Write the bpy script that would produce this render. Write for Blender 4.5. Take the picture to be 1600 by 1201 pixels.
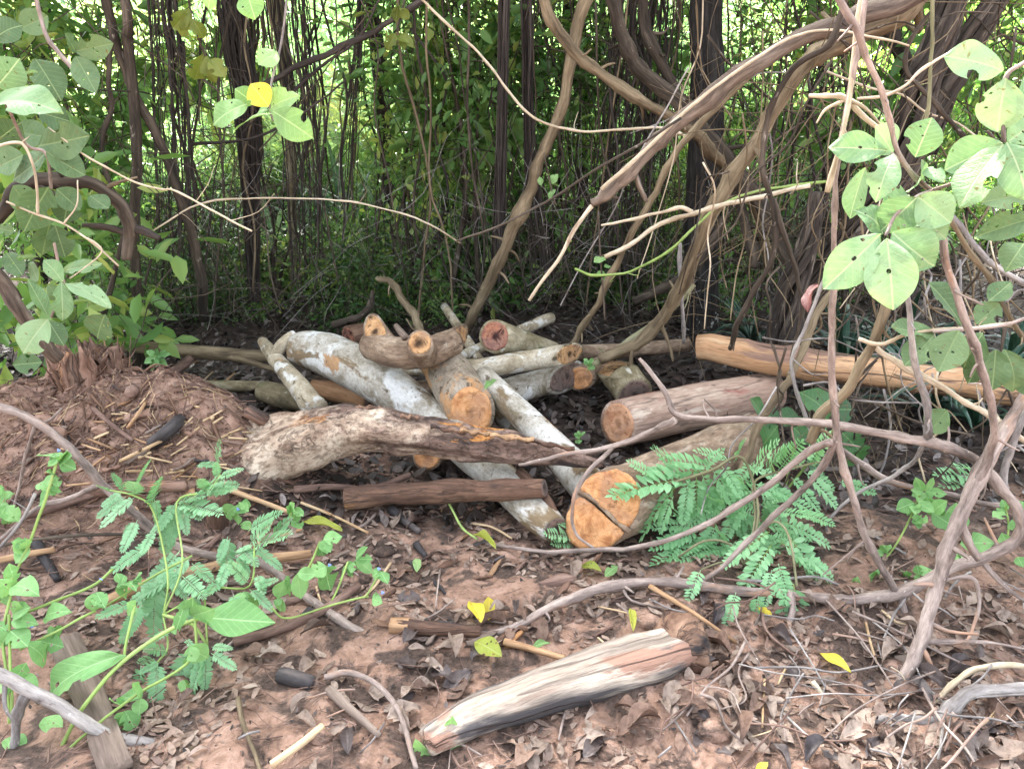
import bpy, math, random
import numpy as np
from mathutils import Vector, Matrix

random.seed(7)
rs = np.random.RandomState(11)
for o in list(bpy.data.objects):
    bpy.data.objects.remove(o)
S = bpy.context.scene
COL = S.collection

# ------------------------------------------------------------------ camera, sky, sun, exposure
CAM_H, PITCH, FPX = 1.5, math.radians(19.0), 1250.0
cam_d = bpy.data.cameras.new('camera')
cam = bpy.data.objects.new('camera', cam_d)
COL.objects.link(cam)
cam.location = (0, 0, CAM_H)
cam.rotation_euler = (math.pi / 2 - PITCH, 0, 0)
cam_d.sensor_fit = 'HORIZONTAL'
cam_d.sensor_width = 36.0
cam_d.lens = 36.0 * FPX / 1600.0
cam_d.clip_start = 0.05
cam_d.clip_end = 500
S.camera = cam

SUN_EL, SUN_ROT = math.radians(50), math.radians(-18)   # high sun veiled by cloud, behind the thicket
w = bpy.data.worlds.new('World')
S.world = w
w.use_nodes = True
wn = w.node_tree
bg = wn.nodes['Background']
sky = wn.nodes.new('ShaderNodeTexSky')
sky.sky_type = 'NISHITA'
sky.sun_disc = False
sky.sun_elevation = SUN_EL
sky.sun_rotation = SUN_ROT
sky.dust_density = 6.0
sky.air_density = 1.0
sky.ozone_density = 0.6
hsv = wn.nodes.new('ShaderNodeHueSaturation')
hsv.inputs['Saturation'].default_value = 0.35
wn.links.new(sky.outputs[0], hsv.inputs['Color'])
wn.links.new(hsv.outputs[0], bg.inputs[0])
bg.inputs[1].default_value = 0.15

sun_d = bpy.data.lights.new('sun', 'SUN')
sun = bpy.data.objects.new('sun', sun_d)
COL.objects.link(sun)
sun_d.energy = 4.8
sun_d.angle = math.radians(6)
sun_d.color = (1.0, 0.95, 0.86)
sdir = Vector((math.sin(SUN_ROT) * math.cos(SUN_EL), math.cos(SUN_ROT) * math.cos(SUN_EL), math.sin(SUN_EL)))
sun.rotation_euler = (-sdir).to_track_quat('-Z', 'Y').to_euler()
sun.location = (0, 0, 12)

S.view_settings.view_transform = 'Standard'
S.view_settings.look = 'None'
S.view_settings.gamma = 1.0
S.view_settings.use_curve_mapping = False
S.view_settings.exposure = 3.15
S.cycles.use_denoising = True
S.cycles.max_bounces = 8
S.cycles.transparent_max_bounces = 4

# ------------------------------------------------------------------ geometry helpers
CP, SP = math.cos(PITCH), math.sin(PITCH)


def ray(u, v):
    a, b = (u - 800) / FPX, (600.5 - v) / FPX
    return np.array((a, b * SP + CP, b * CP - SP))


def px(u, v, Y):
    d = ray(u, v)
    return np.array((0, 0, CAM_H)) + d * (Y / d[1])


def ph(u, v, z):
    d = ray(u, v)
    return np.array((0, 0, CAM_H)) + d * ((z - CAM_H) / d[2])


def axial(p):
    return p[1] * CP - (p[2] - CAM_H) * SP


def rw(p, rpx):
    return rpx * axial(p) / FPX


_sn = {}


def sn(p, scale, seed=0, octs=3):
    """smooth pseudo noise in about -1..1 for an (n,3) array"""
    p = np.atleast_2d(np.asarray(p, float)) * scale
    out = np.zeros(len(p))
    amp = 1.0
    for o in range(octs):
        k = (seed, o)
        if k not in _sn:
            r = np.random.RandomState(1000 + seed * 17 + o)
            d = r.normal(size=(7, 3))
            d /= np.linalg.norm(d, axis=1)[:, None]
            d *= r.uniform(.6, 1.7, (7, 1))
            _sn[k] = (d, r.uniform(0, 6.28, 7))
        d, phs = _sn[k]
        q = p + .6 * np.sin(p[:, [1, 2, 0]] * 1.3 + seed)
        out += amp * np.sin(q @ d.T * 2 + phs).mean(axis=1) * 1.6
        amp *= .5
        p = p * 2.1
    return out


def ground_h(x, y):
    x = np.atleast_1d(np.asarray(x, float))
    y = np.atleast_1d(np.asarray(y, float))
    p = np.stack([x, y, 0 * x], 1)
    h = .020 * sn(p, 1.3, 1, 2) + .014 * sn(p, 5.0, 2, 3) + .005 * sn(p, 21.0, 3, 2)
    near = np.exp(-((y - 3.0) / 3.5) ** 2)
    # red clay mound of the uprooted stump
    g = np.exp(-(((x + 2.15) / .85) ** 2 + ((y - 3.25) / .62) ** 2))
    h += g * (.34 + .06 * sn(p, 6, 5, 3) + .016 * sn(p, 17, 9, 3))
    g = np.exp(-(((x + 1.45) / .5) ** 2 + ((y - 3.0) / .4) ** 2))
    h += g * .14
    g = np.exp(-(((x + 1.24) / .38) ** 2 + ((y - 3.0) / .27) ** 2))
    h += g * (.235 + .04 * sn(p, 9, 10, 3))
    # clod under the charred log
    g = np.exp(-(((x - .38) / .22) ** 2 + ((y - 1.78) / .13) ** 2))
    h += g * (.07 + .012 * sn(p, 16, 6, 2))
    g = np.exp(-(((x - 1.5) / .9) ** 2 + ((y - 2.5) / .35) ** 2))
    h += g * .07
    h += .02 * near * sn(p, 9, 7, 2) * .5
    # gentle rise far behind
    h += np.clip(y - 11, 0, 60) * .03
    return h


def gp(u, v, dz=0.0):
    z = 0.0
    p = ph(u, v, z)
    for _ in range(14):
        z = .5 * z + .5 * (ground_h(p[0], p[1])[0] + dz)
        p = ph(u, v, z)
    return p


def make_mesh(name, V, F, mat=None, smooth=True, tco=None, tint=None, uv=None):
    V = np.asarray(V, np.float32)
    me = bpy.data.meshes.new(name)
    if isinstance(F, np.ndarray):
        n, k = F.shape
        me.vertices.add(len(V))
        me.vertices.foreach_set('co', V.ravel())
        me.loops.add(n * k)
        me.loops.foreach_set('vertex_index', F.astype(np.int32).ravel())
        me.polygons.add(n)
        me.polygons.foreach_set('loop_start', np.arange(0, n * k, k, dtype=np.int32))
        me.update(calc_edges=True)
    else:
        me.from_pydata(V.tolist(), [], F)
    if tco is not None:
        a = me.attributes.new('tco', 'FLOAT_VECTOR', 'POINT')
        a.data.foreach_set('vector', np.asarray(tco, np.float32).ravel())
    if tint is not None:
        a = me.attributes.new('tint', 'FLOAT', 'POINT')
        a.data.foreach_set('value', np.asarray(tint, np.float32).ravel())
    if uv is not None:
        l = me.uv_layers.new(name='UVMap')
        idx = np.empty(len(me.loops), np.int32)
        me.loops.foreach_get('vertex_index', idx)
        l.data.foreach_set('uv', np.asarray(uv, np.float32)[idx].ravel())
    if smooth:
        me.polygons.foreach_set('use_smooth', np.ones(len(me.polygons), bool))
    if mat is not None:
        me.materials.append(mat)
    me.update()
    return me


def props(o, label=None, cat=None, group=None, kind=None):
    if label:
        o['label'] = label
    if cat:
        o['category'] = cat
    if group:
        o['group'] = group
    if kind:
        o['kind'] = kind
    return o


def thing(name, label, cat, loc, group=None):
    o = bpy.data.objects.new(name, None)
    o.empty_display_size = .05
    o.location = Vector([float(c) for c in loc])
    COL.objects.link(o)
    return props(o, label, cat, group)


def link(name, me, parent=None, loc=(0, 0, 0), mat4=None):
    o = bpy.data.objects.new(name, me)
    COL.objects.link(o)
    if parent is not None:
        o.parent = parent
    if mat4 is not None:
        o.matrix_basis = mat4
    else:
        o.location = Vector([float(c) for c in loc])
    return o


def solid(name, V, F, mat, parent=None, **k):
    """world-space vertices -> one object; with a parent they become relative to it"""
    V = np.asarray(V, float)
    if parent is not None:
        org = np.array(parent_origin(parent))
        me = make_mesh(name, V - org, F, mat, **k)
        return link(name, me, parent)
    org = V.mean(axis=0)
    org[2] = V[:, 2].min()
    me = make_mesh(name, V - org, F, mat, **k)
    return link(name, me, None, org)


def parent_origin(p):
    t = np.array(p.location)
    while p.parent is not None:
        p = p.parent
        t = t + np.array(p.location)
    return t


def spline(P, R, sub):
    P = np.asarray(P, float)
    R = np.asarray(R, float)
    if len(P) == 2:
        t = np.linspace(0, 1, max(2, sub + 1))[:, None]
        return P[0] + (P[1] - P[0]) * t, R[0] + (R[1] - R[0]) * t[:, 0]
    Q = np.vstack([2 * P[0] - P[1], P, 2 * P[-1] - P[-2]])
    q = np.concatenate([[R[0]], R, [R[-1]]])
    op, orr = [], []
    for i in range(1, len(Q) - 2):
        for k in range(sub):
            t = k / sub
            w0 = -.5 * t + t * t - .5 * t ** 3
            w1 = 1 - 2.5 * t * t + 1.5 * t ** 3
            w2 = .5 * t + 2 * t * t - 1.5 * t ** 3
            w3 = -.5 * t * t + .5 * t ** 3
            op.append(Q[i - 1] * w0 + Q[i] * w1 + Q[i + 1] * w2 + Q[i + 2] * w3)
            orr.append(q[i] + (q[i + 1] - q[i]) * t)
    op.append(Q[-2])
    orr.append(q[-2])
    return np.array(op), np.array(orr)


def frames(P):
    T = np.gradient(P, axis=0)
    T /= np.linalg.norm(T, axis=1)[:, None] + 1e-12
    up = np.array((0, 0, 1.0)) if abs(T[0][2]) < .9 else np.array((0, 1.0, 0))
    n = np.cross(T[0], up)
    n /= np.linalg.norm(n)
    A, B = [], []
    for t in T:
        n = n - t * (n @ t)
        n /= np.linalg.norm(n) + 1e-12
        A.append(n.copy())
        B.append(np.cross(t, n))
    return T, np.array(A), np.array(B)


_seed = [0]


def tube(pts, rad, seg=8, sub=4, amp=0.0, nfreq=12.0, wob=0.0, cap=True, cut0=None, cut1=None, lip=False, shape=None, knots=0):
    """swept tube -> V, F(list), tco, (ring0, ring1) data"""
    _seed[0] += 1
    sd = _seed[0]
    P, R = spline(pts, rad, sub)
    n = len(P)
    if knots:
        kr = np.random.RandomState(sd)
        for _ in range(knots):
            c_ = kr.uniform(.03, .97) * n
            R = R * (1 + kr.uniform(.06, .24) * np.exp(-((np.arange(n) - c_) / kr.uniform(.5, 1.5)) ** 2))
    if wob:
        j = np.stack([sn(P + sd, 3.0 / max(wob * 10, .3), sd % 30 + k * 31, 2) for k in range(3)], 1) * wob
        j[0] *= .3
        P = P + j
    T, A, B = frames(P)
    a = np.linspace(0, 2 * math.pi, seg, endpoint=False)
    ca, sa = np.cos(a), np.sin(a)
    s = np.concatenate([[0], np.cumsum(np.linalg.norm(np.diff(P, axis=0), axis=1))])
    rr = R[:, None] * np.ones(seg)[None, :]
    if shape is not None:
        rr = rr * shape(a, s / s[-1])
    V = P[:, None, :] + rr[..., None] * (A[:, None, :] * ca[None, :, None] + B[:, None, :] * sa[None, :, None])
    if amp:
        nz = sn(V.reshape(-1, 3) + sd * 1.7, nfreq, sd % 13, 3).reshape(n, seg)
        V = V + (rr * amp * nz)[..., None] * (A[:, None, :] * ca[None, :, None] + B[:, None, :] * sa[None, :, None])
    for cut, i0, sg in ((cut0, 0, -1), (cut1, n - 1, 1)):
        if cut is None:
            continue
        nn = np.asarray(cut, float)
        nn = nn / np.linalg.norm(nn)
        t = T[i0] * sg
        if abs(t @ nn) < .25:
            nn = nn + t * .5
            nn /= np.linalg.norm(nn)
        for q in range(min(6, n // 2)):
            i = i0 - sg * q
            off = -((V[i] - P[i]) @ nn) / (t @ nn)
            V[i] = V[i] + t[None, :] * (off * (1 - q / 6.0) ** 1.2)[:, None]
    VV = V.reshape(-1, 3)
    tc = np.stack([(rr * ca).ravel(), (rr * sa).ravel(), np.repeat(s, seg)], 1) + rs.uniform(0, 20, 3)
    F = []
    for i in range(n - 1):
        for k in range(seg):
            k2 = (k + 1) % seg
            F.append((i * seg + k, i * seg + k2, (i + 1) * seg + k2, (i + 1) * seg + k))
    ends = []
    for i0, sg in ((0, -1), (n - 1, 1)):
        ring = V[i0]
        c = ring.mean(axis=0)
        if lip:                       # bark thickness turned in at a sawn end
            base = len(VV)
            VV = np.vstack([VV, c + (ring - c) * .80])
            tc = np.vstack([tc, tc[i0 * seg:(i0 + 1) * seg]])
            for k in range(seg):
                k2 = (k + 1) % seg
                q = (i0 * seg + k, base + k, base + k2, i0 * seg + k2)
                F.append(q if sg < 0 else q[::-1])
        elif cap:
            base = len(VV)
            VV = np.vstack([VV, c + T[i0] * sg * R[i0] * .25])
            tc = np.vstack([tc, tc[i0 * seg:(i0 + 1) * seg].mean(axis=0)])
            for k in range(seg):
                k2 = (k + 1) % seg
                F.append((base, i0 * seg + k, i0 * seg + k2) if sg > 0 else (base, i0 * seg + k2, i0 * seg + k))
        ends.append((ring, c, T[i0] * sg))
    return VV, F, tc, ends


def merge(parts):
    Vs, Fs, Ts, n = [], [], [], 0
    for p in parts:
        V, F, t = p[0], p[1], p[2]
        Vs.append(V)
        Ts.append(t)
        Fs += [tuple(i + n for i in f) for f in F]
        n += len(V)
    return np.vstack(Vs), Fs, np.vstack(Ts)


# ------------------------------------------------------------------ materials
class NT:
    def __init__(s, name):
        s.m = bpy.data.materials.new(name)
        s.m.use_nodes = True
        s.t = s.m.node_tree
        s.b = s.t.nodes['Principled BSDF']
        s.out = s.t.nodes['Material Output']

    def n(s, typ, **kw):
        nd = s.t.nodes.new(typ)
        for k, v in kw.items():
            setattr(nd, k, v)
        return nd

    def l(s, a, b):
        s.t.links.new(a, b)

    def val(s, inp, v):
        if hasattr(v, 'is_output'):
            s.l(v, inp)
        else:
            inp.default_value = v

    def attr(s, name, out='Vector'):
        return s.n('ShaderNodeAttribute', attribute_name=name).outputs[out]

    def mapping(s, vec, scale=(1, 1, 1), loc=(0, 0, 0)):
        m = s.n('ShaderNodeMapping')
        s.l(vec, m.inputs['Vector'])
        m.inputs['Scale'].default_value = scale
        m.inputs['Location'].default_value = loc
        return m.outputs[0]

    def noise(s, vec, scale, detail=5, rough=.6, dist=0.0):
        m = s.n('ShaderNodeTexNoise')
        if vec is not None:
            s.l(vec, m.inputs['Vector'])
        m.inputs['Scale'].default_value = scale
        m.inputs['Detail'].default_value = detail
        m.inputs['Roughness'].default_value = rough
        m.inputs['Distortion'].default_value = dist
        return m.outputs['Fac']

    def ramp(s, fac, stops, interp='LINEAR'):
        r = s.n('ShaderNodeValToRGB')
        r.color_ramp.interpolation = interp
        e = r.color_ramp.elements
        while len(e) < len(stops):
            e.new(.5)
        for q, (p, c) in zip(e, stops):
            q.position = p
            q.color = (*c, 1) if len(c) == 3 else c
        s.l(fac, r.inputs[0])
        return r.outputs[0]

    def step(s, fac, lo, hi):
        m = s.n('ShaderNodeMapRange', interpolation_type='SMOOTHSTEP')
        s.val(m.inputs['Value'], fac)
        m.inputs['From Min'].default_value = lo
        m.inputs['From Max'].default_value = hi
        return m.outputs[0]

    def mix(s, fac, a, b, typ='MIX'):
        m = s.n('ShaderNodeMix', data_type='RGBA', blend_type=typ)
        s.val(m.inputs[0], fac)
        for i, v in ((6, a), (7, b)):
            if hasattr(v, 'is_output'):
                s.l(v, m.inputs[i])
            else:
                m.inputs[i].default_value = (*v, 1)
        return m.outputs[2]

    def math(s, op, a, b=0.0, c=0.0):
        m = s.n('ShaderNodeMath', operation=op)
        for i, v in enumerate((a, b, c)):
            s.val(m.inputs[i], v)
        return m.outputs[0]

    def bump(s, h, strength=.4, dist=.01):
        m = s.n('ShaderNodeBump')
        m.inputs['Strength'].default_value = strength
        m.inputs['Distance'].default_value = dist
        s.l(h, m.inputs['Height'])
        return m.outputs[0]

    def done(s, col, rough=.85, normal=None, spec=.3):
        s.val(s.b.inputs['Base Color'], col if hasattr(col, 'is_output') else (*col, 1))
        s.val(s.b.inputs['Roughness'], rough)
        s.b.inputs['Specular IOR Level'].default_value = spec
        if normal is not None:
            s.l(normal, s.b.inputs['Normal'])
        return s.m


def bark(name, cols, scale=9, stretch=.35, patches=(), bump=.5, bdist=.006, rough=.85, fine=60, cracks=0.0, crackcol=(.05, .035, .03)):
    k = NT(name)
    v = k.attr('tco')
    st = k.mapping(v, (1, 1, stretch))
    n1 = k.noise(st, scale, 8, .65, .3)
    m = len(cols) - 1
    col = k.ramp(n1, [(.34 + .32 * i / m, c) for i, c in enumerate(cols)])
    n2 = k.noise(st, fine, 6, .7)
    col = k.mix(k.step(n2, .35, .75), col, k.mix(1.0, col, (.58, .56, .54), 'MULTIPLY'))
    h = k.math('ADD', n1, k.math('MULTIPLY', n2, .5))
    for i, (pc, ps, lo, hi, pst) in enumerate(patches):
        pv = k.mapping(v, (1, 1, pst), (3.1 * i + 7, 1.7 * i, 2.2 * i))
        pn = k.noise(pv, ps, 6, .62, .4)
        f = k.step(pn, lo, hi)
        pcol = k.mix(k.step(n2, .3, .7), pc, tuple(c * .75 for c in pc))
        col = k.mix(f, col, pcol)
        h = k.math('SUBTRACT', h, k.math('MULTIPLY', f, .25))
    if cracks:
        cn = k.noise(k.mapping(v, (1, 1, stretch * .6), (5, 9, 2)), scale * 1.1, 5, .55, .6)
        f = k.math('SUBTRACT', 1.0, k.step(k.math('ABSOLUTE', k.math('SUBTRACT', cn, .5)), .004, .022))
        f = k.math('MULTIPLY', f, k.math('MULTIPLY', k.step(n1, .40, .55), cracks))
        col = k.mix(f, col, crackcol)
        h = k.math('SUBTRACT', h, f)
    return k.done(col, rough, k.bump(h, bump, bdist))


def sawn(name, c_light, c_mid, c_dark, ring=220, heart=.45, rough=.75):
    """sawn end grain: growth rings round the face's own origin, saw scratches, stains"""
    k = NT(name)
    tc = k.n('ShaderNodeTexCoord').outputs['Object']
    oi = k.n('ShaderNodeObjectInfo').outputs['Random']
    off = k.n('ShaderNodeCombineXYZ')
    k.l(k.math('MULTIPLY', oi, 30), off.inputs[0])
    va = k.n('ShaderNodeVectorMath', operation='ADD')
    k.l(tc, va.inputs[0])
    k.l(off.outputs[0], va.inputs[1])
    v = va.outputs[0]
    ln = k.n('ShaderNodeVectorMath', operation='LENGTH')
    k.l(tc, ln.inputs[0])
    r = k.math('ADD', ln.outputs['Value'], k.math('MULTIPLY', k.noise(v, 11, 4), .07))
    rings = k.math('SINE', k.math('MULTIPLY', r, ring))
    saw = k.noise(k.mapping(v, (1, 14, 1)), 16, 4, .6)
    blot = k.noise(v, 14, 5, .65, .5)
    col = k.ramp(blot, [(.34, c_dark), (.42, c_mid), (.53, c_light), (.66, c_mid)])
    wt = k.noise(v, 7, 5, .6, .4)
    col = k.mix(k.math('MULTIPLY', k.step(wt, .48, .62), .5), col, tuple(.55 * c + .10 for c in c_dark))
    col = k.mix(k.math('MULTIPLY', k.math('MULTIPLY', k.step(rings, -.6, 1), k.step(k.noise(v, 20, 3), .35, .6)), .42), col, c_dark)
    col = k.mix(k.math('MULTIPLY', k.step(saw, .45, .75), .35), col, c_dark)
    dk = k.noise(v, 17, 6, .7, .9)
    col = k.mix(k.math('MULTIPLY', k.step(dk, .53, .66), heart), col, tuple(c * .3 for c in c_dark))
    pith = k.math('SUBTRACT', 1.0, k.step(k.math('ADD', ln.outputs['Value'], k.math('MULTIPLY', k.noise(v, 30, 4), .05)), .03, .055))
    col = k.mix(k.math('MULTIPLY', pith, heart), col, tuple(c * .22 for c in c_dark))
    ck = k.noise(k.mapping(v, (1, 1, 1), (3, 3, 3)), 13, 3, .5, .3)
    crk = k.math('SUBTRACT', 1.0, k.step(k.math('ABSOLUTE', k.math('SUBTRACT', ck, .5)), .003, .012))
    col = k.mix(k.math('MULTIPLY', k.math('MULTIPLY', crk, k.step(blot, .48, .58)), .6), col, tuple(c * .35 for c in c_dark))
    h = k.math('ADD', saw, k.math('ADD', k.math('MULTIPLY', rings, .05), k.math('MULTIPLY', blot, .8)))
    return k.done(col, rough, k.bump(h, .8, .005), .2)


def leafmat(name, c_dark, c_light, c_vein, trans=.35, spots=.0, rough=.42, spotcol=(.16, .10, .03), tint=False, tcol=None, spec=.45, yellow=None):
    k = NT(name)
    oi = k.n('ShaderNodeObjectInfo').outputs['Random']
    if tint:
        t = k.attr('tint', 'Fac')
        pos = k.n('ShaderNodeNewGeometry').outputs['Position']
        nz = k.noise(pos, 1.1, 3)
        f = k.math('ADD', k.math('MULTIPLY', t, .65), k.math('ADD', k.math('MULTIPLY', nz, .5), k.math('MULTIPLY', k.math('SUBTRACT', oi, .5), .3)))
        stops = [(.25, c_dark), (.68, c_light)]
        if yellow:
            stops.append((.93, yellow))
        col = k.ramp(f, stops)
        nrm = None
    else:
        uv = k.n('ShaderNodeUVMap').outputs[0]
        sp = k.n('ShaderNodeSeparateXYZ')
        k.l(uv, sp.inputs[0])
        x = k.math('ABSOLUTE', k.math('SUBTRACT', sp.outputs[0], .5))
        mid = k.math('SUBTRACT', 1.0, k.step(x, .006, .03))
        sv = k.math('SINE', k.math('MULTIPLY', k.math('SUBTRACT', sp.outputs[1], k.math('MULTIPLY', x, .55)), 52))
        side = k.math('MULTIPLY', k.step(sv, .70, 1.0), .22)
        tc = k.n('ShaderNodeTexCoord').outputs['Object']
        off = k.n('ShaderNodeCombineXYZ')
        k.l(k.math('MULTIPLY', oi, 40), off.inputs[0])
        va = k.n('ShaderNodeVectorMath', operation='ADD')
        k.l(tc, va.inputs[0])
        k.l(off.outputs[0], va.inputs[1])
        nz = k.noise(va.outputs[0], 3.0, 4)
        col = k.ramp(k.math('ADD', k.math('MULTIPLY', nz, .9), k.math('MULTIPLY', oi, .6)), [(.3, tuple(c * .8 for c in c_dark)), (.6, c_dark), (1.0, c_light)])
        col = k.mix(side, col, c_vein)
        col = k.mix(mid, col, c_vein)
        if spots:
            s1 = k.noise(va.outputs[0], 7, 4, .6)
            col = k.mix(k.math('MULTIPLY', k.step(s1, .63, .70), spots), col, spotcol)
            s2 = k.noise(va.outputs[0], 26, 3, .6)
            col = k.mix(k.math('MULTIPLY', k.step(s2, .68, .73), spots), col, tuple(c * .6 for c in spotcol))
        h = k.math('ADD', k.math('MULTIPLY', k.math('MAXIMUM', side, mid), -1.0), k.noise(va.outputs[0], 18, 3))
        nrm = k.bump(h, .25, .02)
    k.done(col, rough, nrm, spec)
    tr = k.n('ShaderNodeBsdfTranslucent')
    if tcol:
        tcm = k.mix(.6, col, tcol)
    else:
        tcm = k.mix(1.0, col, (1.15, 1.2, .75), 'MULTIPLY')
    k.l(tcm, tr.inputs[0])
    mx = k.n('ShaderNodeMixShader')
    mx.inputs[0].default_value = trans
    k.l(k.b.outputs[0], mx.inputs[1])
    k.l(tr.outputs[0], mx.inputs[2])
    k.l(mx.outputs[0], k.out.inputs[0])
    return k.m


def litmat(name, stops, rough=.7):
    """dead leaf: colour by the leaf's tint, veins by uv-less noise"""
    k = NT(name)
    t = k.attr('tint', 'Fac')
    oi = k.n('ShaderNodeObjectInfo').outputs['Random']
    f = k.math('FRACT', k.math('ADD', t, oi))
    col = k.ramp(f, stops)
    pos = k.n('ShaderNodeNewGeometry').outputs['Position']
    n = k.noise(pos, 70, 4, .65)
    col = k.mix(k.step(n, .4, .75), col, k.mix(1.0, col, (.45, .40, .36), 'MULTIPLY'))
    return k.done(col, rough, k.bump(n, .4, .004), .35)


M = {}
M['white_bark'] = bark('white_bark', [(.20, .165, .11), (.44, .41, .35), (.62, .61, .57)], 8, .7,
                       [((.64, .64, .61), 6, .50, .60, .8), ((.20, .145, .085), 9, .545, .63, .5), ((.42, .25, .13), 6, .64, .68, .5), ((.12, .095, .065), 26, .60, .68, .8)], .55, .006, .82, 90)
M['cream_bark'] = bark('cream_bark', [(.17, .13, .08), (.40, .34, .24), (.56, .51, .41)], 9, .6,
                       [((.62, .61, .56), 10, .54, .61, .9), ((.36, .19, .09), 6, .60, .67, .5), ((.10, .08, .05), 18, .57, .66, .6)], .55, .006, .84, 90)
M['mossy_bark'] = bark('mossy_bark', [(.10, .085, .05), (.24, .20, .12), (.40, .36, .26)], 10, .5,
                       [((.13, .15, .07), 7, .55, .68, .7), ((.5, .47, .4), 13, .62, .68, .8)], .5, .006, .9, 70)
M['brown_bark'] = bark('brown_bark', [(.09, .06, .042), (.25, .175, .12), (.42, .33, .24)], 12, .5,
                       [((.45, .38, .3), 8, .58, .68, .6), ((.06, .045, .035), 12, .6, .7, .4)], .6, .007, .88, 70, .4)
M['sawdust_bark'] = bark('sawdust_bark', [(.14, .11, .08), (.30, .25, .19), (.42, .37, .30)], 9, .45,
                         [((.46, .26, .125), 5, .485, .55, .7), ((.10, .07, .045), 30, .55, .66, 1)], .6, .006, .9, 90)


def gnarled_material():
    k = NT('gnarled')
    v = k.attr('tco')
    t = k.attr('tint', 'Fac')                      # 0 at the root end, 1 at the thin end
    st = k.mapping(v, (1, 1, .7))
    n1 = k.noise(st, 9, 8, .66, .5)
    n2 = k.noise(st, 55, 7, .72)
    n3 = k.noise(k.mapping(v, (1, 1, .25), (4, 4, 4)), 16, 6, .65, .5)
    n4 = k.noise(k.mapping(v, (1, 1, .45), (8, 1, 3)), 5.5, 6, .6, .4)
    pale = k.ramp(n1, [(.34, (.25, .165, .115)), (.5, (.49, .38, .285)), (.66, (.66, .565, .45))])
    dark = k.ramp(n3, [(.36, (.05, .038, .034)), (.5, (.19, .125, .098)), (.64, (.33, .235, .19))])
    f = k.step(k.math('ADD', t, k.math('MULTIPLY', k.math('SUBTRACT', n4, .5), 1.9)), .46, .66)
    col = k.mix(f, pale, dark)
    fo = k.math('MULTIPLY', k.step(k.noise(k.mapping(v, (1, 1, .4), (2, 7, 5)), 7, 5, .55, .3), .625, .645), k.step(t, .30, .5))
    col = k.mix(fo, col, k.mix(k.step(n2, .4, .6), (.52, .25, .08), (.40, .17, .06)))
    soilf = k.math('SUBTRACT', 1.0, k.step(k.math('ADD', t, k.math('MULTIPLY', k.math('SUBTRACT', n1, .5), .6)), .14, .32))
    col = k.mix(k.math('MULTIPLY', soilf, .8), col, (.27, .16, .12))
    col = k.mix(k.step(n2, .44, .62), col, k.mix(1.0, col, (.45, .42, .40), 'MULTIPLY'))
    cn = k.noise(k.mapping(v, (1, 1, .6), (5, 9, 2)), 10, 5, .6, .8)
    cr = k.math('SUBTRACT', 1.0, k.step(k.math('ABSOLUTE', k.math('SUBTRACT', cn, .5)), .003, .016))
    cr = k.math('MULTIPLY', k.math('MULTIPLY', cr, k.step(n4, .42, .55)), .45)
    col = k.mix(cr, col, (.035, .027, .024))
    h = k.math('ADD', k.math('ADD', n1, k.math('MULTIPLY', n2, .6)), k.math('MULTIPLY', n3, f))
    h = k.math('SUBTRACT', h, k.math('ADD', cr, k.math('MULTIPLY', fo, .3)))
    return k.done(col, .88, k.bump(h, 1.0, .013))


M['gnarled'] = gnarled_material()
M['pinkwood'] = bark('pinkwood', [(.26, .15, .11), (.44, .31, .24), (.55, .43, .34)], 6, .16,
                     [((.34, .13, .10), 5, .57, .66, .3), ((.12, .085, .07), 9, .59, .67, .4), ((.58, .47, .38), 12, .56, .64, .3)], .5, .006, .78, 90, .6)
M['orangewood'] = bark('orangewood', [(.28, .14, .07), (.52, .30, .16), (.64, .42, .25)], 6, .12,
                       [((.70, .52, .34), 7, .55, .63, .15), ((.30, .18, .13), 10, .53, .62, .2), ((.10, .07, .055), 8, .58, .66, .25)], .7, .007, .75, 90, .8)
M['rotten'] = bark('rotten', [(.05, .032, .026), (.16, .09, .06), (.30, .19, .13)], 11, .22,
                   [((.42, .22, .10), 6, .62, .68, .3), ((.03, .028, .03), 7, .56, .66, .3)], .9, .01, .88, 60, .6)
M['charred'] = bark('charred', [(.17, .14, .12), (.37, .31, .255), (.54, .46, .37)], 7, .10,
                     [((.32, .23, .18), 5.0, .53, .62, .2), ((.085, .078, .08), 9.0, .43, .55, .09), ((.62, .53, .43), 9, .52, .62, .11), ((.32, .19, .14), 8, .57, .65, .4)], .9, .008, .85, 90, .8)
M['soilwood'] = bark('soilwood', [(.085, .05, .038), (.24, .14, .10), (.37, .25, .19)], 18, .18,
                     [((.46, .24, .12), 7, .6, .7, .3), ((.06, .045, .04), 8, .58, .7, .3)], .9, .012, .92, 50, .5)
M['twig_mauve'] = bark('twig_mauve', [(.10, .078, .068), (.27, .215, .19), (.44, .365, .32)], 26, .22,
                       [((.36, .22, .15), 12, .58, .68, .2), ((.52, .46, .4), 60, .66, .7, 1)], .5, .003, .85, 140)
M['twig_grey'] = bark('twig_grey', [(.13, .115, .11), (.27, .25, .24), (.42, .39, .36)], 22, .25,
                      [((.5, .46, .42), 50, .64, .7, .8), ((.1, .08, .07), 14, .6, .7, .4)], .5, .003, .85, 140)
M['twig_pale'] = bark('twig_pale', [(.33, .26, .17), (.52, .44, .32), (.66, .58, .45)], 20, .2, [((.28, .2, .13), 18, .6, .7, .3)], .3, .002, .75, 140)
M['liana_tan'] = bark('liana_tan', [(.075, .056, .034), (.19, .145, .09), (.32, .255, .165)], 22, .12, [((.1, .07, .045), 16, .6, .7, .2)], .6, .004, .85, 120)
M['liana_brown'] = bark('liana_brown', [(.018, .014, .011), (.062, .048, .036), (.14, .112, .086)], 22, .12, [((.3, .26, .22), 22, .62, .7, .5)], .7, .005, .88, 110)
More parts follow.
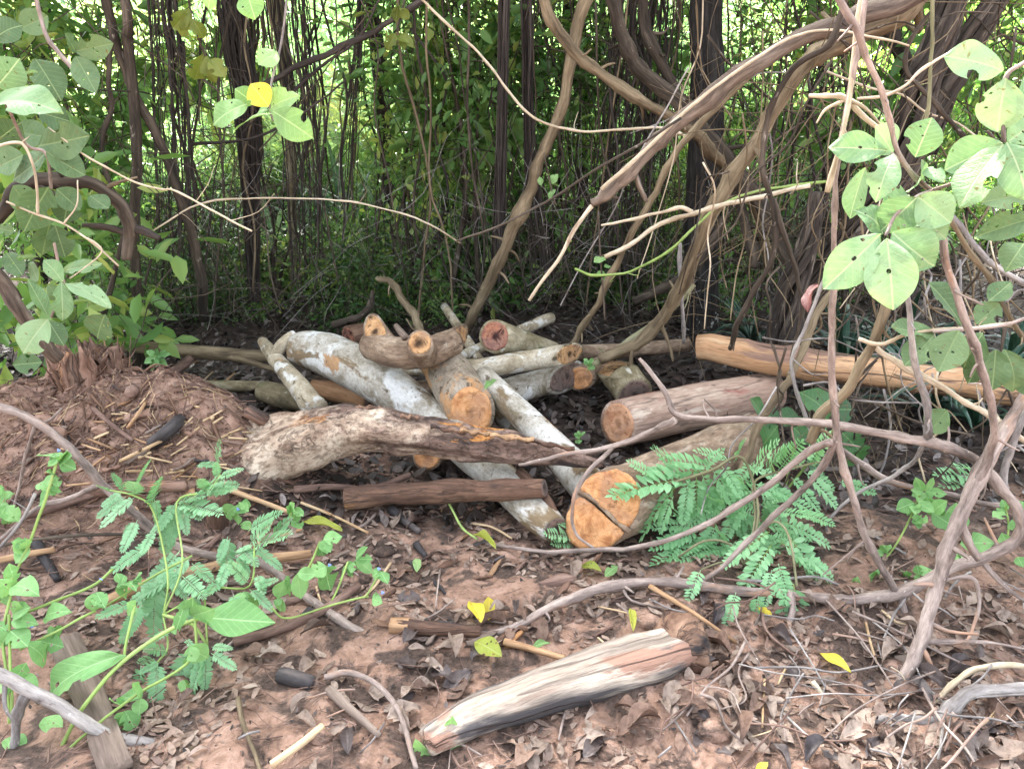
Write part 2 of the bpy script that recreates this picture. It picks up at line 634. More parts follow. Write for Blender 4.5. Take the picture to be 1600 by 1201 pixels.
M['liana_dark'] = bark('liana_dark', [(.018, .015, .014), (.05, .04, .035), (.10, .085, .075)], 16, .15, (), .6, .004, .9, 110)
M['liana_vine'] = bark('liana_vine', [(.014, .012, .011), (.055, .044, .037), (.14, .115, .095)], 24, .12, [((.26, .22, .18), 20, .6, .68, .3)], .8, .006, .9, 110)
M['broken_branch'] = bark('broken_branch', [(.05, .037, .03), (.15, .115, .09), (.29, .235, .19)], 26, .14, [((.1, .065, .055), 14, .58, .68, .3)], .6, .004, .85, 120)
M['dark_trunk'] = bark('dark_trunk', [(.010, .009, .009), (.034, .031, .029), (.075, .071, .066)], 34, .13,
                       [((.40, .41, .38), 13, .66, .69, .7)], 1.0, .012, .95, 60, .5, (.01, .01, .01))
M['stem_green'] = bark('stem_green', [(.16, .24, .06), (.26, .38, .10), (.34, .46, .16)], 12, .2, (), .2, .002, .5, 80)
M['stem_olive'] = bark('stem_olive', [(.12, .12, .06), (.24, .23, .13), (.36, .34, .22)], 12, .2, (), .4, .002, .7, 80)

M['sawn_orange'] = sawn('sawn_orange', (.66, .36, .17), (.54, .26, .11), (.36, .15, .06), 240, .45)
M['sawn_tan'] = sawn('sawn_tan', (.52, .32, .16), (.40, .22, .10), (.20, .11, .06), 240, 1.0)
M['sawn_red'] = sawn('sawn_red', (.42, .19, .11), (.27, .105, .07), (.14, .055, .045), 200, 1.0)
M['sawn_dark'] = sawn('sawn_dark', (.24, .16, .13), (.17, .12, .10), (.09, .07, .06), 200, .8)
M['sawn_pink'] = sawn('sawn_pink', (.62, .36, .22), (.50, .27, .15), (.34, .15, .08), 160, .5)

M['leaf_shrub'] = leafmat('leaf_shrub', (.165, .29, .14), (.26, .395, .215), (.36, .46, .27), .24, .75, .55, spec=.25)
M['leaf_shrub_dull'] = leafmat('leaf_shrub_dull', (.085, .15, .065), (.145, .225, .105), (.2, .28, .13), .22, .8, .55, spec=.25)
M['leaf_dark'] = leafmat('leaf_dark', (.035, .11, .035), (.07, .19, .06), (.14, .27, .1), .3, .3, .35)
M['leaf_lime'] = leafmat('leaf_lime', (.17, .31, .11), (.27, .42, .17), (.34, .5, .22), .26, .3, .55, spec=.25)
M['leaf_weed'] = leafmat('leaf_weed', (.16, .34, .12), (.25, .46, .18), (.32, .52, .24), .3, .15, .55, spec=.25)
M['leaf_yellow'] = leafmat('leaf_yellow', (.50, .42, .04), (.66, .54, .06), (.6, .5, .12), .35, .9, .5, (.28, .1, .03))
M['leaf_yellowgreen'] = leafmat('leaf_yellowgreen', (.30, .36, .05), (.44, .46, .08), (.4, .44, .15), .35, .9, .5, (.2, .09, .03))
M['leaf_olive'] = leafmat('leaf_olive', (.13, .18, .03), (.22, .26, .05), (.24, .28, .08), .4, .6, .5)
M['leaf_red'] = leafmat('leaf_red', (.10, .03, .03), (.17, .06, .055), (.2, .1, .08), .2, .4, .5)
M['leaflet'] = leafmat('leaflet', (.20, .43, .20), (.31, .57, .31), (.34, .57, .32), .32, 0, .5)
M['leaflet_pale'] = leafmat('leaflet_pale', (.19, .40, .20), (.29, .52, .30), (.34, .56, .32), .3, 0, .5)
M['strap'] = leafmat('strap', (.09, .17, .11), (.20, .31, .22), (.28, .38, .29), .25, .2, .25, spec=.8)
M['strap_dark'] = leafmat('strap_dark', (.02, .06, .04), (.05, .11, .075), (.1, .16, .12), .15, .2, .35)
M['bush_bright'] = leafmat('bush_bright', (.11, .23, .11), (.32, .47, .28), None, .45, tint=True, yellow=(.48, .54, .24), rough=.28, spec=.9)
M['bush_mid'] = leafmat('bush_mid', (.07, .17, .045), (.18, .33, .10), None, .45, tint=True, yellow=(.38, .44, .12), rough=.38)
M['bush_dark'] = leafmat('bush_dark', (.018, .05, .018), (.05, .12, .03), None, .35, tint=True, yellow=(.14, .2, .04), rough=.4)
M['canopy'] = leafmat('canopy', (.03, .08, .02), (.07, .16, .03), None, .3, tint=True)
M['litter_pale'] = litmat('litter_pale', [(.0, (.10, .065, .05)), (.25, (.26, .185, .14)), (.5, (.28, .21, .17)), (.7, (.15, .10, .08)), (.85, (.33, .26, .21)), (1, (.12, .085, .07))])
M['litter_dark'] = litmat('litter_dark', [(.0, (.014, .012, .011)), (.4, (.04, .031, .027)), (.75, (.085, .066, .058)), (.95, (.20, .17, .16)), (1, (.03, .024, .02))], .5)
M['dead_brown'] = litmat('dead_brown', [(.0, (.12, .075, .055)), (.4, (.19, .12, .088)), (.7, (.09, .058, .045)), (1, (.23, .15, .11))])
M['dead_grey'] = litmat('dead_grey', [(.0, (.22, .165, .13)), (.5, (.31, .245, .20)), (1, (.17, .13, .105))])
M['dead_dark'] = litmat('dead_dark', [(.0, (.05, .04, .04)), (.5, (.085, .065, .06)), (1, (.04, .034, .036))], .45)
M['soil_crumb'] = litmat('soil_crumb', [(.0, (.16, .09, .065)), (.5, (.30, .185, .14)), (1, (.22, .13, .10))], .9)
M['straw'] = bark('straw', [(.36, .24, .13), (.54, .40, .24), (.66, .52, .34)], 30, .1, [((.3, .15, .07), 20, .6, .7, .2)], .3, .002, .8, 160)
M['stick_orange'] = bark('stick_orange', [(.20, .12, .07), (.40, .245, .135), (.54, .37, .22)], 16, .12, [((.14, .09, .06), 12, .6, .7, .2)], .6, .004, .8, 120)
M['stick_brown'] = bark('stick_brown', [(.08, .05, .042), (.19, .12, .095), (.29, .20, .16)], 18, .2, [((.04, .034, .034), 8, .6, .7, .2)], .7, .004, .88, 110)
M['stick_black'] = bark('stick_black', [(.02, .018, .02), (.05, .045, .046), (.12, .10, .095)], 14, .2, [((.26, .16, .1), 8, .64, .7, .3)], .7, .004, .7, 110)
M['plank_grey'] = bark('plank_grey', [(.10, .075, .06), (.22, .17, .14), (.33, .27, .23)], 14, .08, (), .7, .004, .85, 120)
fl = NT('flower_blue')
M['flower_blue'] = fl.done((.22, .34, .75), .6)


def ground_material():
    k = NT('forest_soil')
    pos = k.n('ShaderNodeNewGeometry').outputs['Position']
    n1 = k.noise(pos, 2.2, 8, .62, .3)
    n2 = k.noise(pos, 17, 8, .68, .4)
    n3 = k.noise(pos, 75, 6, .7)
    n4 = k.noise(pos, 6.5, 7, .68, .6)
    clay = k.ramp(n2, [(.30, (.115, .07, .05)), (.48, (.29, .18, .13)), (.68, (.43, .29, .225))])
    humus = k.ramp(n2, [(.3, (.016, .012, .010)), (.55, (.055, .040, .033)), (.75, (.13, .095, .08))])
    mould = k.ramp(n3, [(.3, (.03, .021, .017)), (.55, (.095, .066, .053)), (.75, (.20, .15, .125))])
    sp = k.n('ShaderNodeSeparateXYZ')
    k.l(pos, sp.inputs[0])
    hz = k.math('MAXIMUM', k.math('MULTIPLY', k.math('SUBTRACT', sp.outputs[2], .08), 4.0), 0.0)
    clay = k.mix(k.step(k.math('SUBTRACT', n4, k.math('MULTIPLY', hz, .12)), .45, .56), clay, mould)
    # black leaf mould under the trees, red clay out on the cleared edge and on the mound
    m = k.math('ADD', k.math('MULTIPLY', k.math('SUBTRACT', sp.outputs[1], 2.6), .6), k.math('MULTIPLY', k.math('SUBTRACT', n1, .5), 3.0))
    m = k.step(k.math('SUBTRACT', m, hz), -.25, .55)
    col = k.mix(m, clay, humus)
    grit = k.step(n3, .52, .72)
    col = k.mix(k.math('MULTIPLY', grit, .6), col, k.mix(1.0, col, (.45, .42, .4), 'MULTIPLY'))
    ms = k.noise(pos, 5.5, 5, .6)
    col = k.mix(k.math('MULTIPLY', k.step(ms, .66, .76), .5), col, (.13, .12, .05))
    h = k.math('ADD', k.math('MULTIPLY', n2, 1.0), k.math('MULTIPLY', n3, .45))
    return k.done(col, .9, k.bump(h, .9, .02), .25)


M['soil'] = ground_material()

# ------------------------------------------------------------------ ground: one sheet to the horizon
def axis(lo, hi, step, far, grow=1.22):
    a = list(np.arange(lo, hi + 1e-6, step))
    s, x = step, hi
    while x < far:
        s *= grow
        x += s
        a.append(x)
    s, x = step, lo
    while x > -far:
        s *= grow
        x -= s
        a.insert(0, x)
    return np.array(a)


gx, gy = axis(-3.2, 3.2, .024, 150), axis(.7, 5.6, .024, 150)
X, Yg = np.meshgrid(gx, gy, indexing='xy')
gz = ground_h(X.ravel(), Yg.ravel())
GV = np.stack([X.ravel(), Yg.ravel(), gz], 1)
nx_, ny_ = len(gx), len(gy)
ii, jj = np.meshgrid(np.arange(nx_ - 1), np.arange(ny_ - 1), indexing='xy')
b0 = (jj * nx_ + ii).ravel()
GF = np.stack([b0, b0 + 1, b0 + 1 + nx_, b0 + nx_], 1)
ground = link('ground', make_mesh('ground', GV, GF, M['soil']))
props(ground, 'red clay and black leaf mould of the forest floor', kind='structure')

# ------------------------------------------------------------------ leaf meshes
def leaf_grid(w=.5, obov=0.0, fold=.12, arch=.08, wave=.02, nx=12, ny=24, bites=(), seed=0, acum=.5):
    """a leaf along +Y, unit length, with a petiole-side taper; bites are round holes (x, y, r)"""
    r = np.random.RandomState(seed)
    V, uv = [], []
    ph0 = r.uniform(0, 6)
    for j in range(ny + 1):
        t = j / ny
        sft = t ** (1 + obov) if obov >= 0 else 1 - (1 - t) ** (1 - obov)
        hw = w / 2 * (math.sin(math.pi * min(1, sft)) ** .72) * (1 - acum * max(0, t - .8) * 2)
        hw = max(hw, .004)
        for i in range(nx + 1):
            s = i / nx * 2 - 1
            x = s * hw
            z = fold * abs(x) + arch * 4 * t * (1 - t) + wave * math.sin(9 * t + ph0 + 2 * s) * abs(s)
            V.append((x, t, z))
            uv.append((.5 + s * hw / w, t))
    V = np.array(V)
    F = [(j * (nx + 1) + i, j * (nx + 1) + i + 1, (j + 1) * (nx + 1) + i + 1, (j + 1) * (nx + 1) + i) for j in range(ny) for i in range(nx)]
    for bx, by, br in bites:
        d = np.hypot(V[:, 0] - bx, V[:, 1] - by)
        F = [f for f in F if np.hypot(V[list(f), 0].mean() - bx, V[list(f), 1].mean() - by) > br * .95]
        ins = d < br
        dd = np.maximum(d[ins], 1e-4)
        V[ins, 0] = bx + (V[ins, 0] - bx) / dd * br
        V[ins, 1] = by + (V[ins, 1] - by) / dd * br
    used = sorted({i for f in F for i in f})
    mp = {q: i for i, q in enumerate(used)}
    return V[used], [tuple(mp[i] for i in f) for f in F], np.array(uv)[used]


LEAFV = {}


def leaf_meshes(key, mat, n, w, obov, seed, bite=True, nx=12, ny=24, **k):
    out = []
    r = np.random.RandomState(seed)
    for i in range(n):
        bites = []
        if bite and i % 3 != 0:
            for _ in range(r.randint(1, 3)):
                sd = r.choice([-1, 1])
                bites.append((sd * w * r.uniform(.38, .52), r.uniform(.3, .85), r.uniform(.05, .11)))
        if bite:
            for _ in range(r.randint(0, 3)):
                bites.append((r.uniform(-.16, .16) * w / .5, r.uniform(.2, .8), r.uniform(.014, .026)))
        V, F, uv = leaf_grid(w, obov, r.uniform(.08, .42), r.uniform(-.05, .16), r.uniform(.015, .05), nx, ny, bites, seed + i, **k)
        out.append(make_mesh('leaf', V, F, mat, uv=uv))
    LEAFV[key] = out
    return out


leaf_meshes('shrub', M['leaf_shrub'], 9, .52, .12, 1, nx=16, ny=30)
leaf_meshes('shrub_dull', M['leaf_shrub_dull'], 6, .5, .0, 2, nx=14, ny=26)
leaf_meshes('dark', M['leaf_dark'], 4, .6, -.25, 3)
leaf_meshes('lime', M['leaf_lime'], 4, .5, .0, 4)
leaf_meshes('weed', M['leaf_weed'], 5, .46, -.15, 5, nx=8, ny=14)
leaf_meshes('yellow', M['leaf_yellow'], 2, .6, .05, 6)
leaf_meshes('yellowgreen', M['leaf_yellowgreen'], 3, .6, .0, 7)
leaf_meshes('olive', M['leaf_olive'], 3, .5, .0, 9)
leaf_meshes('red', M['leaf_red'], 1, .42, .0, 8, False)


def leaf_matrix(base, tip, nrm, wscale=1.0):
    y = np.asarray(tip, float) - np.asarray(base, float)
    L = np.linalg.norm(y)
    y = y / L
    z = np.asarray(nrm, float)
    z = z - y * (z @ y)
    z /= np.linalg.norm(z) + 1e-9
    x = np.cross(y, z)
    m = Matrix.Identity(4)
    for i in range(3):
        m[i][0], m[i][1], m[i][2], m[i][3] = x[i] * L * wscale, y[i] * L, z[i] * L, base[i]
    return m


CAMP = np.array((0, 0, CAM_H))


def facing(p, up=.7, cam_w=.7, jit=.3):
    c = CAMP - p
    c /= np.linalg.norm(c)
    return c * cam_w + np.array((0, 0, up)) + rs.normal(0, jit, 3)


LW = {'shrub': .52, 'shrub_dull': .5, 'dark': .6, 'lime': .5, 'weed': .46, 'yellow': .6, 'yellowgreen': .6, 'olive': .5, 'red': .42}


def put_leaf(T, key, bu, bv, tu, tv, wpx, Y, name='leaf', dy=.05, tilt=None, Yt=None, jit=.34, up=.5):
    """one leaf (a part of T) from the pixel of its stalk end to that of its tip; depth is the leaf's own world y"""
    b = px(bu, bv, Y)
    t = px(tu, tv, Yt if Yt else Y + rs.uniform(-dy, dy))
    L = np.linalg.norm(t - b)
    ws = 1.22 * (wpx * axial(b) / FPX) / (L * LW[key])
    me = random.choice(LEAFV[key])
    m = leaf_matrix(b, t, facing(b, up, .9, jit), min(1.9, max(.35, ws)))
    org = Vector(parent_origin(T))
    m.translation = m.translation - org
    return link(name, me, T, mat4=m)


def stem_of(T, pts, rpx, mat, name='stem', seg=6, sub=5, amp=.06, taper=1.0, wob=0.0):
    P = [px(*q) for q in pts]
    n = len(P)
    R = [rw(p, rpx * (1 + (taper - 1) * i / (n - 1))) for i, p in enumerate(P)]
    V, F, tc, _ = tube(P, R, seg, sub, amp, 40, wob)
    return solid(name, V, F, mat, T, tco=tc)


# nearest landmark of the photograph, for telling repeats apart in their labels
BACK = ((30, 'the big dull leaves'), (205, 'the slim forked tree'), (300, 'the yellow-green twig'), (385, 'the black root curtain'), (450, 'the grey-green mottled tree'), (565, 'the sparse hanging roots'), (640, 'the bright gap'), (785, 'the narrow root column'), (870, 'the jointed liana'), (985, 'the veil of roots'), (1105, 'the straight dark tree'), (1220, 'the broken branch'), (1330, 'the vertical grey stem'), (1430, 'the twisted liana rope'), (1550, 'the big pale leaves'))
NEAR = ((60, 1060, 'the grey forked branch'), (255, 930, 'the ladder-leaved weed'), (135, 690, 'the clay mound'), (440, 700, 'the gnarled trunk'), (700, 780, 'the rotten brown log'), (545, 900, 'the trailing day-flower'), (480, 1060, 'the grey stone'), (600, 1110, 'the curved pinkish root'), (690, 985, 'the short dark log'), (750, 950, 'the yellow leaves'), (860, 860, 'the white curved trunk'), (945, 850, 'the forked-heart log'), (1000, 930, 'the long liana'), (880, 1070, 'the charred log'), (1075, 1000, 'the broken charred end'), (1000, 1170, 'the red clod'), (1160, 880, 'the feathery plant'), (1305, 1035, 'the narrow yellow leaf'), (1400, 940, 'the liana fork'), (1450, 1000, 'the stout slanting stem'), (1425, 830, 'the young day-flower'), (1540, 860, 'the liana loop'), (1530, 1090, 'the grey curved branch'), (1330, 1160, 'the stem foot'), (1180, 1150, 'the bottom litter'))


def pix(p):
    d = np.asarray(p, float) - CAMP0
    ax_ = d[1] * CP - d[2] * SP
    return 800 + FPX * d[0] / ax_, 600.5 - FPX * (d[1] * SP + d[2] * CP) / ax_


CAMP0 = np.array((0, 0, CAM_H))


def by_back(p):
    u, v = pix(p)
    c = min(BACK, key=lambda q: abs(q[0] - u))
    return c[1]


def by_near(p):
    u, v = pix(p)
    c = min(NEAR, key=lambda q: math.hypot(q[0] - u, (q[1] - v) * 1.5))
    return c[2]


# ------------------------------------------------------------------ logs
def face_disc(T, ring, c, nrm, mat, name='cut_face', inset=.86, rings=7, proud=.003, dome=.0, label=None):
    n = np.asarray(nrm, float)
    q = ring - c
    # plane normal from the ring itself
    nn = np.zeros(3)
    for i in range(len(q)):
        nn += np.cross(q[i - 1], q[i])
    nn /= np.linalg.norm(nn)
    if nn @ n < 0:
        nn = -nn
    a = q[0] / np.linalg.norm(q[0])
    a = a - nn * (a @ nn)
    a /= np.linalg.norm(a)
    b = np.cross(nn, a)
    xy = np.stack([q @ a, q @ b], 1) * inset
    xy = xy * (1 + .035 * sn(q + c, 45, 16, 2))[:, None]
    sg = len(ring)
    V = [(0, 0, 0)]
    for k in range(1, rings + 1):
        for i in range(sg):
            V.append((xy[i][0] * k / rings, xy[i][1] * k / rings, 0))
    V = np.array(V, float)
    rad = np.abs(xy).max()
    V[:, 2] = proud + sn(V + c, 30, 3, 3) * .035 * rad + dome * rad * (1 - (np.hypot(V[:, 0], V[:, 1]) / rad) ** 2)
    F = [(0, 1 + i, 1 + (i + 1) % sg) for i in range(sg)]
    for k in range(rings - 1):
        for i in range(sg):
            i2 = (i + 1) % sg
            F.append((1 + k * sg + i, 1 + (k + 1) * sg + i, 1 + (k + 1) * sg + i2, 1 + k * sg + i2))
    # skirt back into the bark
    base = len(V)
    sk = V[1 + (rings - 1) * sg:1 + rings * sg].copy()
    sk[:, 2] -= .012
    V = np.vstack([V, sk])
    for i in range(sg):
        i2 = (i + 1) % sg
        F.append((1 + (rings - 1) * sg + i, base + i, base + i2, 1 + (rings - 1) * sg + i2))
    if np.cross(V[1], V[2])[2] < 0:
        F = [f[::-1] for f in F]
    me = make_mesh(name, V, F, mat)
    m = Matrix.Identity(4)
    org = c - parent_origin(T)
    for i in range(3):
        m[i][0], m[i][1], m[i][2], m[i][3] = a[i], b[i], nn[i], org[i]
    o = link(name, me, T, mat4=m)
    if label:
        o['label'] = label
    return o


def tocam(p, wgt=1.0):
    d = CAMP - p
    return d / np.linalg.norm(d)


def log(label, pts, barkm, f0=None, f1=None, amp=.06, nfreq=9, seg=20, sub=6, face0=None, face1=None, name='log', cat='log', group='sawn logs heaped in the pile', barkname='bark', body_label=None, shape=None, wob=0.0):
    P = [ph(q[0], q[1], q[2]) for q in pts]
    R = [rw(p, q[3]) for p, q in zip(P, pts)]
    T = thing(name, label, cat, P[0], group)
    if len(P) == 2:
        m = (P[0] + P[1]) / 2
        P = [P[0], m, P[1]]
        R = [R[0], (R[0] + R[1]) / 2, R[1]]
    V, F, tc, ends = tube(P, R, seg, sub, amp, nfreq, wob, True, face0, face1, True, shape)
    o = solid(barkname, V, F, barkm, T, tco=tc)
    if body_label:
        o['label'] = body_label
    for (ring, c, t), fm in zip(ends, (f0, f1)):
        face_disc(T, ring, c, t, fm or M['sawn_dark'])
    return T


# front double-hearted log --------------------------------------------------
def double_log():
    c0, c1 = ph(945, 797, .165), ph(1185, 688, .15)
    T = thing('log', 'thick forked-heart log with two fresh orange sawn lobes beside the feathery green plant', 'log', c0, 'sawn logs heaped in the pile')
    ax = c1 - c0
    ax /= np.linalg.norm(ax)
    # cut plane: outline traced on the plane that faces the path
    n = -ax * .55 + tocam(c0) * .75
    n /= np.linalg.norm(n)

    def on_plane(u, v):
        d = ray(u, v)
        return CAMP + d * (((c0 - CAMP) @ n) / (d @ n))
    up = [(906, 757), (918, 745), (938, 736), (962, 733), (984, 740), (998, 757), (1002, 778), (998, 798), (990, 815), (982, 826), (968, 815), (952, 803), (938, 789), (926, 777), (912, 770)]
    lo = [(906, 774), (894, 786), (886, 806), (885, 828), (891, 846), (906, 855), (928, 858), (948, 857), (964, 846), (977, 833), (975, 828), (958, 815), (942, 802), (928, 789), (915, 778)]
    out = [(912, 748), (938, 735), (963, 732), (986, 739), (1001, 757), (1004, 778), (1000, 800), (991, 820), (979, 836), (965, 849), (948, 859), (928, 861), (905, 858), (889, 848), (883, 829), (884, 806), (892, 786), (903, 773), (904, 760)]
    O = np.array([on_plane(*q) for q in out])
    nseg = 40
    seglen = np.linalg.norm(np.roll(O, -1, 0) - O, axis=1)
    cum = np.concatenate([[0], np.cumsum(seglen)])
    O2 = np.vstack([O, O[:1]])
    tt = np.linspace(0, cum[-1], nseg, endpoint=False)
    ring0 = np.stack([np.interp(tt, cum, O2[:, k]) for k in range(3)], 1)
    cc = ring0.mean(axis=0)
    L = np.linalg.norm(c1 - c0)
    rows, tcs = [], []
    nr = 16
    # perpendicular round section at the back
    e1 = np.cross(ax, (0, 0, 1.0))
    e1 /= np.linalg.norm(e1)
    e2 = np.cross(e1, ax)
    q = ring0 - cc
    ang = np.arctan2(q @ e2, q @ e1)
    perp = q - np.outer(q @ ax, ax)
    rad0 = np.linalg.norm(perp, axis=1)
    for k in range(nr + 1):
        s = k / nr
        blend = min(1, s * 2.2)
        r = rad0 * (1 - blend) + np.minimum(rad0.mean() * .95, .14) * blend
        ctr = cc + ax * L * s
        pos = ctr + (np.cos(ang)[:, None] * e1 + np.sin(ang)[:, None] * e2) * r[:, None]
        pos += ax * ((q @ ax) * (1 - min(1, s * 2.5)))[:, None]
        if k:
            pos += (pos - ctr) * (.06 * sn(pos, 11, 4, 3))[:, None]
        rows.append(pos)
        tcs.append(np.stack([np.cos(ang) * r, np.sin(ang) * r, np.full(nseg, L * s)], 1))
    V = np.vstack(rows + [cc + (ring0 - cc) * .6 + ax * .012])
    tc = np.vstack(tcs + [tcs[0]])
    F = []
    for k in range(nr):
        for i in range(nseg):
            i2 = (i + 1) % nseg
            F.append((k * nseg + i, k * nseg + i2, (k + 1) * nseg + i2, (k + 1) * nseg + i))
    b = (nr + 1) * nseg
    for i in range(nseg):
        i2 = (i + 1) % nseg
        F.append((i, b + i, b + i2, i2))
    F.append(tuple(b + i for i in range(nseg)))
    F.append(tuple(nr * nseg + i for i in reversed(range(nseg))))
    solid('bark', V, F, M['brown_bark'], T, tco=tc)
    sm = [on_plane(*q) - ax * .004 for q in ((903, 766), (920, 774), (936, 786), (952, 801), (968, 815), (986, 829))]
    V, F, tc, _ = tube(sm, [.010, .009, .009, .010, .010, .012], 8, 4, .35, 40)
    solid('bark_seam', V, F, M['brown_bark'], T, tco=tc)
    for pts, lab in ((up, 'upper sawn lobe with a dark knot at its lower edge'), (lo, 'lower sawn lobe with faint growth rings')):
        R = np.array([on_plane(*q) for q in pts])
        cum2 = np.concatenate([[0], np.cumsum(np.linalg.norm(np.roll(R, -1, 0) - R, axis=1))])
        R2 = np.vstack([R, R[:1]])
        t2 = np.linspace(0, cum2[-1], 30, endpoint=False)
        ring = np.stack([np.interp(t2, cum2, R2[:, k]) for k in range(3)], 1)
        face_disc(T, ring, ring.mean(axis=0), n, M['sawn_orange'], inset=.985, proud=.010, label=lab)
    return T


double_log()

FA = lambda u, v, z, k=.6: None
log('pinkish debarked log with one sawn orange end, lying behind the forked-heart log', [(966, 662, .135, 37), (1080, 636, .135, 36), (1206, 611, .135, 31)], M['pinkwood'], M['sawn_pink'], M['sawn_dark'], .04, 6, face0=(-.75, -.62, .12))
log('long orange peeled log leaning across the others towards the leafy shrub', [(1090, 541, .34, 20), (1200, 561, .32, 25), (1330, 578, .29, 24), (1480, 596, .24, 23), (1640, 618, .2, 25)], M['orangewood'], M['sawn_pink'], M['sawn_dark'], .10, 8, wob=.012)
log('short mossy grey block of log between the pinkish log and the pale logs', [(963, 577, .17, 28), (991, 616, .11, 30)], M['mossy_bark'], M['sawn_tan'], M['sawn_dark'], .06, 8, face0=(-.3, .1, .9))
log('upper pale log of the stacked pair, its thin end ring facing the block', [(889, 553, .31, 17), (810, 566, .31, 16), (722, 580, .29, 15)], M['cream_bark'], M['sawn_tan'], M['sawn_dark'], .05, 8, face0=(.8, -.6, .1))
log('lower white-spotted log of the stacked pair with a dark weathered end', [(886, 588, .14, 23), (815, 606, .14, 22), (735, 630, .13, 20)], M['white_bark'], M['sawn_dark'], M['sawn_dark'], .06, 8, face0=(.85, -.5, .1))
log('small log with a round bright orange end just past the stacked pair', [(907, 591, .11, 20), (945, 573, .10, 19)], M['brown_bark'], M['sawn_orange'], M['sawn_dark'], .05, 8, face0=(-.1, -.95, .2))
log('upturned log showing a rough reddish brown end at the top of the heap', [(773, 525, .42, 27), (815, 543, .30, 27), (860, 560, .20, 27)], M['mossy_bark'], M['sawn_red'], M['sawn_dark'], .05, 8, face0=(-.35, -.85, .35))
log('thin mottled pole poking out behind the reddish upturned log', [(861, 496, .27, 9), (795, 525, .24, 9), (700, 566, .22, 9)], M['cream_bark'], M['sawn_tan'], M['sawn_dark'], .06, 14, seg=12)
log('dark straight log half hidden behind the pale stacked pair', [(895, 552, .14, 13), (985, 547, .13, 12), (1075, 538, .12, 10)], M['brown_bark'], M['sawn_dark'], M['sawn_dark'], .06, 8, seg=14)
log('stout log dusted with orange sawdust and cut on a slant at its lower end', [(686, 560, .37, 33), (712, 600, .33, 38), (736, 641, .28, 38)], M['sawdust_bark'], M['sawn_dark'], M['sawn_orange'], .04, 6, seg=26, face1=(.25, -.90, .25))
log('long curved white-barked trunk running under the gnarled trunk to the litter', [(456, 546, .33, 24), (480, 547, .33, 31), (520, 557, .32, 35), (560, 576, .31, 36), (600, 600, .28, 36), (640, 627, .24, 32), (690, 665, .19, 28), (740, 712, .14, 29), (790, 757, .11, 29), (840, 803, .09, 27), (866, 826, .08, 22)], M['white_bark'], M['sawn_dark'], M['sawn_dark'], .07, 6, seg=26, name='curved_trunk')
log('white spotted straight log with a green leaf lying on its upper end', [(753, 588, .35, 18), (800, 634, .28, 21), (850, 682, .20, 23), (900, 738, .13, 29), (934, 778, .10, 30)], M['white_bark'], M['sawn_tan'], M['sawn_dark'], .05, 7)
log('cream log showing as a strip beside the sawdust-covered log', [(712, 573, .24, 15), (770, 630, .19, 18), (835, 690, .13, 19)], M['cream_bark'], M['sawn_dark'], M['sawn_dark'], .05, 8, seg=16)
log('rotten brown log lying level beneath the gnarled trunk', [(540, 778, .08, 16), (650, 770, .10, 18), (760, 766, .155, 18), (850, 762, .20, 16)], M['rotten'], M['sawn_dark'], M['sawn_dark'], .16, 12, seg=18)
log('golden brown stub of log tucked under the white curved trunk', [(492, 604, .14, 16), (530, 612, .13, 19), (580, 628, .12, 18)], M['orangewood'], M['sawn_tan'], M['sawn_dark'], .08, 9, seg=16)
log('mottled tan log end lying behind the peeled branch', [(412, 612, .09, 17), (450, 622, .09, 19), (500, 634, .08, 17)], M['mossy_bark'], M['sawn_tan'], M['sawn_dark'], .1, 9, seg=16)
log('slim grey log lying flat behind the stump mound', [(300, 603, .06, 9), (355, 603, .06, 9), (420, 604, .06, 9)], M['mossy_bark'], M['sawn_dark'], M['sawn_dark'], .06, 9, seg=12)
log('grey-brown log wedged level behind the sawdust-covered log', [(608, 583, .24, 9), (670, 577, .24, 10), (740, 570, .23, 10)], M['cream_bark'], M['sawn_dark'], M['sawn_dark'], .06, 9, seg=12)
log('dark log low in the gap beside the curved white trunk', [(625, 610, .13, 13), (680, 606, .13, 14), (740, 600, .13, 13)], M['brown_bark'], M['sawn_dark'], M['sawn_dark'], .06, 9, seg=12)
log('low log with an orange cut end peeping out under the gnarled trunk', [(668, 712, .10, 24), (700, 690, .10, 22), (730, 668, .1, 20)], M['brown_bark'], M['sawn_orange'], M['sawn_dark'], .06, 9, seg=16, face0=(-.2, -.9, .3))
log('big dark reddish butt of log in the shade behind the curved white trunk', [(545, 530, .12, 22), (575, 524, .12, 22)], M['rotten'], M['sawn_red'], M['sawn_dark'], .08, 8, seg=16)
log('pale bare pole sloping down behind the three-stubbed log', [(694, 478, .30, 6), (725, 525, .24, 8), (750, 565, .2, 8)], M['cream_bark'], M['sawn_tan'], M['sawn_dark'], .05, 12, seg=10)

# gnarled trunk in front
jt = [(250, 760, .0, 52), (320, 742, .06, 56), (375, 724, .13, 56), (425, 708, .19, 54), (480, 688, .25, 50), (540, 668, .30, 42), (600, 671, .31, 34), (660, 680, .30, 29), (720, 688, .30, 27), (780, 696, .29, 26), (840, 705, .27, 21), (900, 718, .24, 12), (942, 724, .22, 6)]


def gnarl(a, s):
    return 1 + .10 * np.sin(3 * a[None, :] + 5 * s[:, None]) + .07 * np.sin(5 * a[None, :] - 9 * s[:, None] + 1) + .12 * np.exp(-((s[:, None] - .42) / .05) ** 2) * np.cos(a[None, :] - 1.2)


